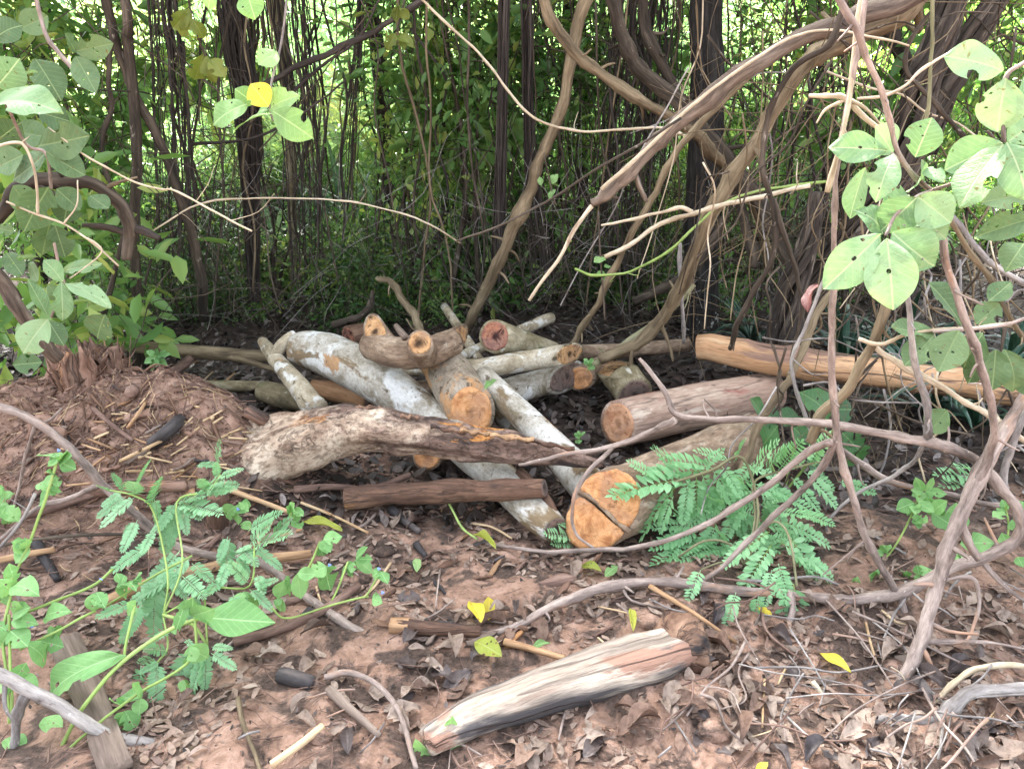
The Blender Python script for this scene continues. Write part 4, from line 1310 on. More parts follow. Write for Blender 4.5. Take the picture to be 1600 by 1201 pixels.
tree('dark straight tree with lichen-spotted fissured bark behind the log pile', [(1108, -40, 5.45), (1106, 100, 5.45), (1102, 240, 5.45), (1096, 350, 5.45), (1096, 450, 5.45), (1096, 535, 5.45)], [25, 26, 27, 27, 26, 30], M['dark_trunk'], (1.35, 5.6, 4.2), 1.0, seg=26, nf=20, amp=.05)
tree('slim brown forked tree wrapped by vines near the hooked branch', [(188, -40, 4.6), (200, 70, 4.6), (210, 170, 4.6), (214, 260, 4.6), (210, 360, 4.6), (205, 500, 4.6)], [7.5, 8, 8.5, 8, 7.5, 8], M['liana_brown'], (-2.4, 5.2, 3.9), .95, extra=[([(160, -30, 4.62), (175, 40, 4.62), (190, 100, 4.62), (225, 175, 4.65), (262, 250, 4.7), (290, 330, 4.75), (312, 420, 4.8), (320, 500, 4.85)], 8, M['liana_brown']), ([(178, 40, 4.55), (170, 120, 4.55), (172, 170, 4.55), (160, 230, 4.55), (172, 300, 4.55)], 4, M['liana_brown'])], ci=1)
tree('grey-green mottled tree standing behind the black hanging roots', [(432, -40, 6.4), (440, 60, 6.4), (452, 160, 6.4), (455, 260, 6.4), (458, 400, 6.4), (460, 480, 6.4)], [11, 11, 10, 8, 7, 8], M['mossy_bark'], (-1.6, 6.9, 4.4), 1.1, ci=0)
tree('dark leaning tree half hidden in the bright foliage', [(580, -40, 8.2), (590, 80, 8.2), (600, 180, 8.2), (606, 300, 8.2), (612, 420, 8.2)], [11, 12, 11, 10, 10], M['liana_dark'], (-1.1, 8.3, 4.6), 1.0, ci=1)
# more crowns over the shaded hollow: trees of the thicket whose trunks thread the vines
for i, (u, Y, cx, cz, lab, r) in enumerate(((690, 6.8, .1, 3.9, 'thin dark tree at the near edge of the vine thicket', 6), (905, 7.2, 1.6, 4.3, 'thin dark tree deep inside the vine thicket', 9), (1010, 7.6, 2.7, 4.0, 'thin dark tree seen through vines beside the straight dark tree', 8), (1285, 6.6, 3.2, 4.2, 'dark tree glimpsed between the broken branch and the leaf cluster', 6), (1420, 5.6, 3.9, 3.7, 'dark tree in the gloom behind the leaf cluster', 12), (60, 6.0, -3.9, 3.8, 'dark tree behind the big dull leaves', 10))):
    gq = CAMP + ray(u, 300) * (Y / ray(u, 300)[1])
    vb = 600.5 - FPX * math.tan(math.atan2(-(0 - CAM_H) * -1, Y) + PITCH)
    tree(lab, [(u - 4, -40, Y), (u, 120, Y), (u + 5, 260, Y), (u + 2, vb + 6, Y)], [r, r, r, r * 1.1], M['liana_dark'], (cx, Y + .3, cz), 1.0, ci=i, seg=10)

for i, (u, cx, lab, r) in enumerate(((388, -3.4, 'added slender tree with an unseen shading crown behind the root curtain', 3.5), (735, -.2, 'added slender tree with an unseen shading crown by the root column', 5), (950, 1.5, 'added slender tree with an unseen shading crown behind the veil of roots', 5))):
    Y = 9.0 + .1 * (i % 3)  # added trees: their unseen crowns keep the sun off the hollow's floor
    tree(lab, [(u - 6, -40, Y), (u + 3, 100, Y), (u - 3, 240, Y), (u + 2, 370, Y), (u, 385, Y)], [r, r, r, r, r * 1.1], M['liana_brown'], (cx, 10.3, 4.7), 1.05, ci=i, seg=10)

# twisted dark lianas at the right
def rope(label, pts, rpx, strands, mat, name='twisted_liana', cat='vine', twist=3.0):
    P0 = [px(*q) for q in pts]
    T = thing(name, label, cat, P0[-1])
    P, R = spline(P0, [rw(p, r) for p, r in zip(P0, rpx)], 8)
    Tn, A, B = frames(P)
    n = len(P)
    for k in range(strands):
        ph_ = 2 * math.pi * k / strands + rs.uniform(-.3, .3)
        tw = twist * rs.uniform(.7, 1.3)
        off = rs.uniform(.45, .85)
        ang = ph_ + tw * np.linspace(0, 1, n) + .5 * np.sin(np.linspace(0, 7, n) + k)
        Q = P + (A * np.cos(ang)[:, None] + B * np.sin(ang)[:, None]) * (R * off)[:, None]
        V, F, tc, _ = tube(Q, R * rs.uniform(.16, .42), 8, 2, .16, 20)
        solid('strand', V, F, mat, T, tco=tc)
    return T


rope('massive rope of twisted dark lianas rising behind the leaf cluster', [(1500, -40, 4.3), (1470, 60, 4.3), (1440, 130, 4.3), (1425, 200, 4.3), (1400, 270, 4.3), (1350, 340, 4.3), (1290, 420, 4.35), (1240, 500, 4.4), (1210, 560, 4.45)], [23, 26, 26, 26, 25, 22, 19, 18, 17], 15, M['liana_vine'])
rope('second rope of dark lianas leaning out at the upper edge', [(1580, -40, 4.8), (1540, 30, 4.8), (1500, 100, 4.8), (1470, 170, 4.8), (1450, 240, 4.8)], [20, 22, 22, 18, 15], 9, M['liana_vine'])
rope('pillar of entwined stems rooted behind the orange peeled log', [(1275, 300, 4.3), (1262, 380, 4.3), (1240, 450, 4.3), (1225, 520, 4.3), (1222, 570, 4.3)], [12, 20, 24, 24, 26], 12, M['liana_vine'], twist=1.5)
branch('dark crooked liana dropping behind the broken branch to the pillar of stems', [(950, -30, 4.9), (975, 60, 4.9), (1000, 110, 4.9), (1050, 150, 4.85), (1095, 200, 4.8), (1150, 270, 4.75), (1195, 330, 4.7), (1230, 400, 4.6), (1245, 450, 4.5)], [10, 10, 10, 11, 12, 12, 11, 10, 9], 'liana_brown', name='liana', cat='vine', seg=10, nf=14, amp=.12)
branch('dark liana crossing close beside the crooked one by the straight tree', [(1000, -30, 4.95), (1010, 50, 4.95), (1045, 120, 4.9), (1075, 190, 4.9), (1125, 250, 4.85), (1160, 330, 4.8), (1180, 420, 4.7)], 8, 'liana_brown', name='liana', cat='vine', seg=10, nf=14, amp=.12)
branch('sagging brown liana low behind the tan liana', [(990, 470, 5.0), (1040, 450, 4.9), (1090, 415, 4.9), (1110, 380, 4.9), (1130, 340, 4.9)], 7, 'liana_brown', name='liana', cat='vine')
branch('straight dry stalk standing upright in front of the dark tree', [(1062, 380, 4.0), (1063, 430, 4.0), (1068, 500, 4.0), (1070, 535, 4.05)], 3, 'twig_grey', name='stalk', cat='stalk')
branch('green climbing stem hanging straight before the twisted lianas', [(1458, -30, 2.6), (1456, 60, 2.6), (1454, 110, 2.6), (1450, 160, 2.6), (1445, 190, 2.6)], 3, 'stem_olive', name='vine', cat='vine')
branch('pale loop of vine curling in front of the twisted lianas', [(1480, 85, 2.6), (1440, 110, 2.6), (1415, 135, 2.6), (1380, 150, 2.6), (1340, 155, 2.6)], 2.4, 'twig_pale', name='vine', cat='vine')
branch('dark looping stem in front of the twisted lianas', [(1455, 20, 3.2), (1425, 60, 3.2), (1412, 95, 3.2), (1420, 120, 3.2), (1450, 150, 3.2), (1480, 185, 3.2), (1505, 215, 3.2)], 3.6, 'liana_brown', name='vine', cat='vine')
branch('grey-brown stem behind the big leaf cluster slanting to the ground', [(1485, 335, 2.7), (1530, 390, 2.7), (1570, 425, 2.7), (1620, 455, 2.7)], 4.5, 'twig_grey', name='bare_branch')
branch('straight tan cane slanting down from the leaf cluster', [(1483, 342, 2.35), (1520, 400, 2.35), (1545, 430, 2.35), (1575, 490, 2.35), (1610, 545, 2.35)], 4, 'liana_tan', name='cane', cat='stick')
branch('thick tan stick leaning from the liana pillar over the peeled log', [(1318, 430, 3.3), (1280, 490, 3.2), (1255, 545, 3.1), (1225, 600, 3.0), (1190, 660, 2.9), (1165, 720, 2.85), (1152, 800, 2.8)], 6, 'liana_tan', name='stick', cat='stick')
branch('slim grey vine hanging down before the peeled log', [(1295, 420, 2.7), (1262, 500, 2.7), (1238, 560, 2.7), (1242, 600, 2.7), (1258, 650, 2.7), (1270, 690, 2.7)], 3, 'twig_grey', name='vine', cat='vine')

# bundles of black aerial roots
def bundle(label, pts, rpx, n, fine, seed=0):
    P0 = [px(*q) for q in pts]
    T = thing('hanging_roots', label, 'hanging roots', P0[-1], None)
    P, R = spline(P0, [rw(p, r) for p, r in zip(P0, rpx)], 5)
    m = len(P)
    r = np.random.RandomState(seed)
    fines = []
    for k in range(n + fine):
        a0, rr = r.uniform(0, 6.28), math.sqrt(r.uniform(0, 1))
        a = a0 + np.cumsum(r.normal(0, .12, m))
        wv = np.stack([np.cos(a), np.sin(a), 0 * a], 1) * (R * rr)[:, None]
        i0 = 0
        i1 = m if r.uniform() < .6 else r.randint(m // 2, m)
        Q = (P + wv)[i0:i1]
        if len(Q) < 3:
            continue
        rad = np.linspace(1, .6, len(Q)) * (r.uniform(.006, .011) if k < n else r.uniform(.0025, .005))
        V, F, tc, _ = tube(Q, rad, 5 if k < n else 4, 1, .0, 20, 0, False)
        if k < n:
            solid('strand', V, F, M['liana_dark'], T, tco=tc)
        else:
            fines.append((V, F, tc))
    V, F, tc = merge(fines)
    o = solid('fine_roots', V, F, M['liana_dark'], T, tco=tc)
    o['kind'] = 'stuff'
    return T


bundle('thick curtain of black hanging roots beside the grey-green mottled tree', [(355, -40, 5.6), (368, 60, 5.6), (382, 140, 5.6), (388, 220, 5.6), (392, 300, 5.6), (395, 400, 5.6), (398, 470, 5.6)], [23, 24, 23, 19, 15, 12, 11], 24, 70, 1)
bundle('looser curtain of dark hanging roots between the root curtain and the bromeliads', [(440, -40, 5.9), (455, 80, 5.9), (468, 200, 5.9), (475, 300, 5.9), (480, 440, 5.9)], [40, 38, 34, 30, 26], 5, 34, 2)
bundle('narrow dark column of hanging roots at the edge of the vine thicket', [(788, -40, 5.2), (786, 80, 5.2), (784, 200, 5.2), (780, 320, 5.2), (776, 440, 5.2)], [8, 8, 8, 10, 12], 10, 26, 3)
bundle('second dark column of hanging roots inside the vine thicket', [(822, -40, 5.5), (825, 80, 5.5), (826, 180, 5.5), (835, 300, 5.5), (850, 440, 5.5)], [9, 9, 10, 14, 24], 9, 34, 4)
bundle('sparse dark hanging roots before the bright foliage', [(566, -40, 5.8), (560, 80, 5.8), (548, 200, 5.8), (540, 330, 5.8)], [8, 10, 14, 18], 5, 10, 5)
bundle('veil of dark hanging roots behind the smooth tan liana', [(1010, -40, 5.9), (1000, 120, 5.9), (985, 260, 5.9), (970, 430, 5.9)], [60, 65, 70, 75], 12, 60, 6)
bundle('thin dark hanging roots by the slim brown forked tree', [(250, -40, 5.0), (262, 90, 5.0), (270, 200, 5.0), (280, 400, 5.0)], [22, 24, 28, 30], 8, 20, 7)

# hanging vines of the thicket, one by one
for i in range(135):
    u = rs.choice([rs.uniform(20, 720), rs.uniform(640, 1050), rs.uniform(1050, 1590)], p=[.38, .34, .28])
    Y = rs.uniform(5.0, 8.5)
    vb = 170 + FPX * 1.5 / Y * rs.uniform(.75, 1.02)
    vt = -30 if rs.uniform() < .7 else rs.uniform(0, 140)
    lean = rs.normal(0, 45)
    pts = []
    m = 6
    for k in range(m):
        t = k / (m - 1)
        pts.append((u + lean * t + rs.normal(0, 9), vt + (vb - vt) * t, Y + rs.normal(0, .05)))
    vm = rs.choice(['liana_dark', 'liana_brown', 'liana_brown', 'liana_tan'])
    branch({'liana_dark': 'thin black vine', 'liana_brown': 'thin brown vine', 'liana_tan': 'thin tan vine'}[vm] + (' leaning ' if abs(lean) > 45 else ' hanging straight ') + 'in the thicket by ' + by_back(px(*pts[2])), pts, rs.uniform(1.0, 2.7), vm, .8, name='thin_vine', cat='vine', seg=5, sub=4, amp=.0, group='thin vines hanging in the thicket')

for i in range(84):
    u = rs.uniform(1060, 1600)
    Y = rs.uniform(2.7, 4.3) if i < 46 else rs.uniform(2.5, 3.2)
    v0 = rs.uniform(-30, 420) if i < 46 else rs.uniform(330, 620)
    u = u if i < 46 else rs.uniform(1180, 1600)
    L = rs.uniform(160, 480) if i < 46 else rs.uniform(90, 260)
    a = rs.choice([rs.normal(1.57, .25), rs.normal(2.1, .3), rs.normal(.5, .4)], p=[.5, .25, .25])
    pts = []
    for k in range(6):
        t = k / 5
        pts.append((u + math.cos(a) * L * t + rs.normal(0, 8), min(v0 + math.sin(a) * L * t + rs.normal(0, 6), 170 + FPX * 1.42 / Y), Y + rs.normal(0, .04)))
    vm = rs.choice(['liana_brown', 'twig_grey', 'liana_tan', 'twig_pale'], p=[.4, .2, .25, .15])
    branch({'liana_brown': 'wiry brown twig', 'twig_grey': 'wiry grey twig', 'liana_tan': 'wiry tan twig', 'twig_pale': 'wiry pale twig'}[vm] + ' strung through the vines by ' + by_back(px(*pts[2])), pts, rs.uniform(1.1, 2.6), vm, .7, name='wiry_twig', cat='twig', seg=5, sub=4, amp=.0, group='wiry twigs strung through the vines')
# fine tangle of dead stems: nobody could count these
def tangle(name, label, n, urange, Yr, zr, lenr, rr, mat, flat=.3, seed=0):
    r = np.random.RandomState(seed)
    parts = []
    for k in range(n):
        Y = r.uniform(*Yr)
        u = r.uniform(*urange)
        p = px(u, 300, Y)
        p[2] = r.uniform(*zr)
        p[2] += max(0, 0)
        L = r.uniform(*lenr)
        d = r.normal(size=3)
        d[2] = d[2] * flat * 2 if r.uniform() < .6 else abs(d[2]) + 1
        d /= np.linalg.norm(d)
        m = 5
        Q = [p]
        for _ in range(m - 1):
            d = d + r.normal(0, .22, 3)
            d /= np.linalg.norm(d)
            q = Q[-1] + d * L / (m - 1)
            q[2] = max(q[2], ground_h(q[0], q[1])[0] + .01)
            Q.append(q)
        rad = r.uniform(*rr)
        V, F, tc, _ = tube(Q, np.linspace(rad, rad * .5, m), 4, 2, 0, 20, 0, False)
        parts.append((V, F, tc))
    V, F, tc = merge(parts)
    o = solid(name, V, np.array(F), M[mat], tco=tc)
    return props(o, label, kind='stuff')


tangle('dead_undergrowth', 'brown tangle of thin dead stems in the hollow behind the logs', 1050, (200, 1350), (4.9, 8.2), (.02, .6), (.3, 1.1), (.0014, .0038), 'liana_brown', .35, 21)
tangle('dry_tangle', 'pale dry tangle of fine stems in the hollow behind the logs', 430, (220, 1300), (4.8, 7.4), (.02, 1.0), (.3, 1.0), (.0011, .0026), 'twig_grey', .35, 22)
tangle('vine_tangle', 'dense dark tangle of thin vines filling the thicket', 900, (640, 1050), (5.6, 7.6), (.2, 2.6), (.5, 1.4), (.0022, .005), 'liana_brown', 1.0, 23)
tangle('dark_tangle', 'dark tangle of stems behind the leaf clusters', 420, (1130, 1620), (4.6, 6.6), (.1, 2.2), (.4, 1.2), (.002, .006), 'liana_brown', .9, 24)
tangle('edge_tangle', 'dull tangle of twigs behind the hooked branch', 420, (-60, 430), (4.2, 6.6), (.05, 2.0), (.4, 1.1), (.0016, .0045), 'liana_brown', .8, 25)
tangle('dry_vines', 'tan tangle of dry vine stems beside the broken branch', 130, (1060, 1420), (3.2, 4.6), (.15, 2.2), (.3, 1.0), (.0013, .0034), 'liana_tan', .9, 27)
tangle('root_hairs', 'fine tan root fibres under the orange peeled log', 75, (1290, 1500), (2.8, 3.5), (.08, .36), (.08, .3), (.0007, .0018), 'liana_tan', 1.6, 26)

# ------------------------------------------------------------------ background bushes and far wood
bright = [cloudmesh('foliage', M['bush_bright'], (9000, 6000, 3200)[i], (.075, .10, .15)[i], 1.25, 1.0, 1.15, 400 + i, clumps=70, spread=.26) for i in range(3)]
midm = [cloudmesh('foliage', M['bush_mid'], (6500, 4600, 2400)[i], (.08, .10, .16)[i], 1.1, .9, 1.0, 420 + i, clumps=60, spread=.26) for i in range(3)]
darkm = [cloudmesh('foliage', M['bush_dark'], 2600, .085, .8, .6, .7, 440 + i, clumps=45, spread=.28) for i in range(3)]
small = [cloudmesh('foliage', M['bush_mid'], 420, .07, .34, .3, .26, 460 + i, clumps=16, spread=.34) for i in range(3)]
climb = [cloudmesh('foliage', M['bush_mid'], (900, 480)[i], (.085, .14)[i], .55, .35, .7, 480 + i, clumps=26, spread=.28) for i in range(2)]


def bush(label, loc, me, scale, group, name='bush', cat='bush', stems=3, sz=1.0):
    z0 = ground_h(loc[0], loc[1])[0]
    T = thing(name, label, cat, (loc[0], loc[1], z0), group)
    m = Matrix.Translation((0, 0, loc[2])) @ Matrix.Rotation(rs.uniform(0, 6.28), 4, 'Z') @ Matrix.Diagonal((scale, scale, scale * sz, 1))
    c = link('crown', me, T, mat4=m)
    c['kind'] = 'stuff'
    b = np.array((loc[0], loc[1], z0 - .03))
    parts = []
    for k in range(stems):
        e = b + np.array((rs.normal(0, .35 * scale), rs.normal(0, .3 * scale), loc[2] + .35 * scale))
        parts.append(tube([b + rs.normal(0, .05, 3) * (1, 1, 0), (b + e) / 2 + rs.normal(0, .08, 3), e], [.022 * scale, .015 * scale, .005], 6, 4, .05)[:3])
    V, F, tc = merge(parts)
    solid('stems', V, F, M['liana_brown'], T, tco=tc)
    return T


k = 0
for row, (Y, n, sp, sc, zc) in enumerate(((9.6, 8, 1.75, .85, .75), (11.5, 9, 1.9, 1.1, 1.2), (14.0, 10, 2.3, 1.4, 1.7), (18.0, 11, 2.9, 1.9, 2.4))):
    for i in range(n):
        x = (i - (n - 1) / 2) * sp + rs.normal(0, .3)
        y = Y + rs.normal(0, .5)
        fx = x / y
        if .02 < fx < .17 and row == 0:
            continue
        me = bright[k % 3] if (fx < .06 or rs.uniform() < .6) else midm[k % 3]
        k += 1
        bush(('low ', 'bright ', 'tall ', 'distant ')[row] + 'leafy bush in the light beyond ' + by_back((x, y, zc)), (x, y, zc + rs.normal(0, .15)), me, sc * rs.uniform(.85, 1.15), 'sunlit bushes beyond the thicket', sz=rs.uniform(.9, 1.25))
for i in range(9):
    x = rs.uniform(-15, 15)
    y = rs.uniform(23, 34)
    T = bush('far tall tree of the bright wood beyond ' + by_back((x, y, 2)), (x, y, rs.uniform(3.5, 5)), bright[i % 3], rs.uniform(2.6, 3.6), 'far trees of the bright wood', name='tree', cat='tree', stems=2)
for i in range(17):
    x = -5.4 + i * .68 + rs.normal(0, .15)
    y = rs.uniform(8.7, 9.6)
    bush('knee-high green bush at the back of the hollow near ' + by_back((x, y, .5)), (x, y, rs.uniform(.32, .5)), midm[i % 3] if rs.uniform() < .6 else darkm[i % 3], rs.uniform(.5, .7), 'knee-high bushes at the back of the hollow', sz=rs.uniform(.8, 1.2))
for i in range(30):
    u = rs.uniform(180, 900) if i < 20 else rs.uniform(900, 1400)
    Y = rs.uniform(6.2, 8.6)
    p = px(u, 300, Y)
    bush('shin-high leafy plant among the dead stems near ' + by_back(p), (p[0], p[1], rs.uniform(.12, .3)), small[i % 3], rs.uniform(.8, 1.5), 'shin-high leafy plants among the dead stems', name='leafy_plant', cat='plant', stems=2)
# dark undergrowth in the hollow
for i in range(11):
    u = rs.choice([rs.uniform(230, 720), rs.uniform(720, 1080), rs.uniform(1080, 1600), rs.uniform(0, 300)], p=[.4, .22, .2, .18])
    Y = rs.uniform(5.6, 8.6)
    p = px(u, 300, Y)
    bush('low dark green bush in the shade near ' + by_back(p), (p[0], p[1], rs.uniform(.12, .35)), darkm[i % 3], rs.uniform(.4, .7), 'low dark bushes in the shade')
for i, (u, v, Y) in enumerate(((690, 90, 6.0), (740, 150, 6.0), (640, 200, 6.4), (720, 40, 6.2), (700, 230, 6.3), (850, 60, 6.6), (930, 110, 6.8), (1000, 60, 6.8), (1220, 60, 6.2), (1350, 120, 6.0), (1050, 320, 7.0), (1180, 250, 6.8), (60, 60, 5.0), (120, 150, 5.2), (30, 200, 5.0), (1520, 60, 6.0), (150, 420, 4.6), (60, 430, 4.2), (890, 180, 6.6), (770, 300, 6.8), (1540, 200, 5.0), (300, 60, 7.0))):
    p = px(u, v, Y)
    bush(('high' if v < 100 else 'drooping' if v < 260 else 'low') + ' leafy climber in the vines by ' + by_back(p), (p[0], p[1], p[2]), climb[i % 2], rs.uniform(.7, 1.15), 'leafy climbers in the vines', name='climbing_plant', cat='climber', stems=1)
for i, (u, v) in enumerate(((330, 470), (470, 460), (515, 470), (540, 440), (600, 500), (630, 420), (690, 440), (750, 470), (860, 470), (960, 470), (900, 440), (250, 500), (400, 500), (440, 430), (580, 400), (1010, 480), (700, 505), (220, 460), (1150, 500), (820, 430), (1300, 480), (560, 360))):
    p = gp(u, v)
    bush('small green seedling clump on the dark mould below ' + by_back(p), (p[0], p[1], .12), small[i % 3], rs.uniform(.4, .8), 'seedling clumps on the leaf mould', name='seedling', cat='seedling', stems=2)

# bromeliads with strap leaves
def straps(T, n, L, W, seed, spread=.9):
    r = np.random.RandomState(seed)
    out = []
    for k in range(n):
        a = 2 * math.pi * k / n * 2.4 + r.uniform(-.3, .3)
        el = r.uniform(.5, 1.4)
        l = L * r.uniform(.7, 1.15)
        m = 9
        c, V, uv = np.zeros(3), [], []
        d = np.array((math.cos(a) * math.cos(el), math.sin(a) * math.cos(el), math.sin(el)))
        sd = np.array((-math.sin(a), math.cos(a), 0))
        for j in range(m):
            t = j / (m - 1)
            w_ = W * (1 - t ** 2.2) * (.7 + .6 * min(1, t * 4)) + .002
            nrm = np.cross(sd, d)
            for s_ in (-1, 0, 1):
                V.append(c + sd * s_ * w_ / 2 + nrm * (abs(s_) * .18 * w_))
                uv.append((.5 + s_ * .4, t))
            c = c + d * l / (m - 1)
            d = d - np.array((0, 0, spread * (.10 + .28 * t)))
            d /= np.linalg.norm(d)
        F = []
        for j in range(m - 1):
            for s_ in (0, 1):
                q = j * 3 + s_
                F.append((q, q + 1, q + 4, q + 3))
        out.append((np.array(V), F, np.array(uv)))
    return out


strap_sets = {}
for key, mat in (('strap', M['strap']), ('strap_dark', M['strap_dark'])):
    strap_sets[key] = [[make_mesh('leaf', V, F, mat, uv=uv) for V, F, uv in straps(None, 20, .85, .05, 50 + s_)] for s_ in range(2)]


def bromeliad(u, v, Y, key, scale, label, group):
    p = px(u, v, Y)
    p[2] = ground_h(p[0], p[1])[0]
    T = thing('bromeliad', label, 'bromeliad', p, group)
    rot = Matrix.Rotation(rs.uniform(0, 6.28), 4, 'Z') @ Matrix.Diagonal((scale, scale, scale, 1))
    for me in strap_sets[key][rs.randint(2)]:
        link('leaf', me, T, mat4=rot.copy())
    return T


for (u, Y, sc) in ((455, 8.2, 1.4), (540, 8.3, 1.5), (590, 8.1, 1.4), (640, 8.4, 1.5), (500, 8.0, 1.2), (340, 8.3, 1.2), (745, 8.5, 1.3), (680, 7.8, 1.1), (430, 7.6, 1.1), (520, 7.9, 1.2), (600, 7.6, 1.25), (660, 7.2, 1.0), (560, 8.6, 1.3), (480, 8.8, 1.3), (380, 8.6, 1.2), (310, 8.0, 1.1), (260, 8.8, 1.2), (700, 8.4, 1.2)):
    bromeliad(u, 330, Y, 'strap', sc, 'pale spiky bromeliad with arching strap leaves behind ' + by_back(px(u, 330, Y)), 'pale bromeliads behind the hanging roots')
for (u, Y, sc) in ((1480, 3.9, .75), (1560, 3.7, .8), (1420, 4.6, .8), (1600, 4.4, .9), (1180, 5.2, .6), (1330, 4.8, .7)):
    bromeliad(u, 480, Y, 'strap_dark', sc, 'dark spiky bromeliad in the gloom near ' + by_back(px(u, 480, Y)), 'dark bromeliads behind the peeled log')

# ------------------------------------------------------------------ leafy shrubs with traced large leaves
Yr = 1.78
T = thing('leafy_shrub', 'leafy shrub with big pale insect-bitten leaves hanging in from the side', 'shrub', px(1600, 1000, 2.1))
for q in (
        (1567, 111, 1475, 88, 54, 1.74), (1572, 122, 1558, 206, 58, 1.72), (1386, 236, 1294, 231, 42, 1.76), (1396, 240, 1368, 197, 46, 1.80), (1395, 241, 1368, 316, 40, 1.74),
        (1430, 246, 1456, 184, 46, 1.80), (1442, 250, 1416, 300, 52, 1.77), (1568, 225, 1499, 325, 66, 1.70), (1566, 222, 1476, 266, 54, 1.75), (1572, 222, 1604, 312, 60, 1.70),
        (1433, 308, 1376, 361, 52, 1.72), (1434, 306, 1486, 348, 52, 1.72), (1432, 330, 1478, 374, 40, 1.76), (1376, 366, 1287, 452, 56, 1.68), (1386, 372, 1396, 484, 64, 1.66),
        (1394, 362, 1460, 416, 62, 1.70), (1352, 262, 1328, 342, 32, 1.80), (1380, 366, 1334, 328, 40, 1.76), (1440, 262, 1475, 285, 32, 1.8), (1575, 222, 1620, 190, 60, 1.74), (1600, 120, 1640, 160, 50, 1.74), (1420, 305, 1378, 318, 34, 1.78)):
    put_leaf(T, 'shrub', *q)
for q in ((1612, 302, 1532, 316, 36, 1.95), (1620, 338, 1522, 371, 36, 1.95), (1450, 442, 1502, 508, 50, 2.3), (1562, 474, 1525, 506, 36, 2.3), (1600, 380, 1570, 425, 40, 2.0),
          (1460, 521, 1392, 510, 36, 2.25), (1459, 524, 1413, 571, 40, 2.22), (1498, 516, 1466, 581, 46, 2.2), (1536, 520, 1506, 575, 42, 2.2), (1556, 546, 1550, 610, 40, 2.18), (1570, 546, 1582, 612, 36, 2.2), (1540, 545, 1512, 600, 30, 2.22), (1600, 560, 1618, 620, 44, 2.2), (1545, 470, 1580, 440, 30, 2.3), (1480, 640, 1450, 676, 36, 2.4)):
    put_leaf(T, 'shrub_dull', *q)
for q in ((1595, 170, 1560, 150, 40, 2.3), (1500, 250, 1530, 290, 40, 2.1), (1600, 270, 1560, 300, 44, 2.2)):
    put_leaf(T, 'shrub_dull', *q)
put_leaf(T, 'red', 1278, 444, 1262, 488, 18, 1.9)['label'] = 'withered dark red leaf'
for pts, r in (([(1640, 60, 1.75), (1605, 95, 1.75), (1575, 115, 1.74), (1568, 150, 1.74), (1568, 222, 1.72)], 3.5), ([(1455, 298, 1.8), (1432, 308, 1.74), (1400, 335, 1.73), (1384, 368, 1.7)], 3), ([(1455, 298, 1.8), (1420, 265, 1.8), (1394, 240, 1.77)], 3), ([(1455, 298, 1.8), (1500, 280, 1.78), (1568, 226, 1.73)], 3), ([(1640, 480, 2.3), (1580, 505, 2.25), (1520, 514, 2.22), (1458, 518, 2.22)], 2.6), ([(1640, 1100, 2.3), (1660, 700, 2.2), (1660, 400, 2.0), (1640, 60, 1.75)], 7)):
    stem_of(T, pts, r, M['twig_mauve'], 'stem')

T = thing('leafy_shrub', 'leafy shrub with large dull bitten leaves crowding above the hooked branch', 'shrub', px(-60, 900, 2.7))
for q in ((-8, 138, 30, 92, 44, 2.2), (15, 136, 58, 112, 36, 2.25), (-14, 170, 99, 178, 56, 2.1), (98, 440, 68, 406, 30, 2.4), (75, 498, 36, 552, 42, 2.45), (98, 424, 162, 412, 18, 2.45), (100, 442, 174, 481, 34, 2.42), (96, 440, 98, 501, 26, 2.42), (75, 494, 43, 436, 20, 2.45)):
    put_leaf(T, 'shrub', *q)
for q in ((118, 80, 177, 68, 32, 2.6), (118, 81, 102, 52, 24, 2.6), (118, 88, 151, 146, 32, 2.6), (55, 92, 96, 158, 42, 2.65), (60, 228, 140, 212, 48, 2.5), (36, 242, -8, 262, 52, 2.5), (72, 238, 20, 281, 42, 2.48), (72, 237, 133, 274, 46, 2.48), (76, 292, 37, 362, 50, 2.45), (88, 295, 126, 328, 40, 2.7), (140, 305, 170, 326, 26, 2.8), (78, 350, 66, 398, 34, 2.6), (86, 352, 102, 402, 34, 2.6), (-5, 356, 22, 362, 18, 2.5), (152, 528, 164, 491, 40, 2.5), (66, 566, 20, 570, 28, 2.7), (-8, 62, 36, 40, 50, 2.6), (-8, 222, 32, 192, 42, 2.6), (20, 290, 50, 330, 40, 2.75), (110, 300, 100, 350, 40, 2.75), (30, 45, 75, 25, 34, 2.8), (45, 410, 60, 440, 26, 2.7), (60, 175, 110, 190, 36, 2.75), (20, 205, 80, 215, 36, 2.7), (75, 500, 100, 540, 26, 2.6), (10, 395, 35, 430, 26, 2.7), (75, 445, 88, 470, 30, 2.55)):
    put_leaf(T, 'shrub_dull', *q)
for pts, r in (([(-50, 150, 2.2), (0, 150, 2.3), (40, 225, 2.45), (72, 240, 2.48), (80, 295, 2.5)], 2.6), ([(50, -30, 2.7), (70, 50, 2.68), (90, 80, 2.65), (120, 115, 2.62)], 3.5), ([(85, 380, 2.5), (95, 430, 2.45), (100, 445, 2.44), (80, 495, 2.46)], 2.2), ([(-60, 900, 2.7), (-60, 500, 2.6), (-50, 150, 2.2)], 6)):
    stem_of(T, pts, r, M['twig_mauve'], 'stem')

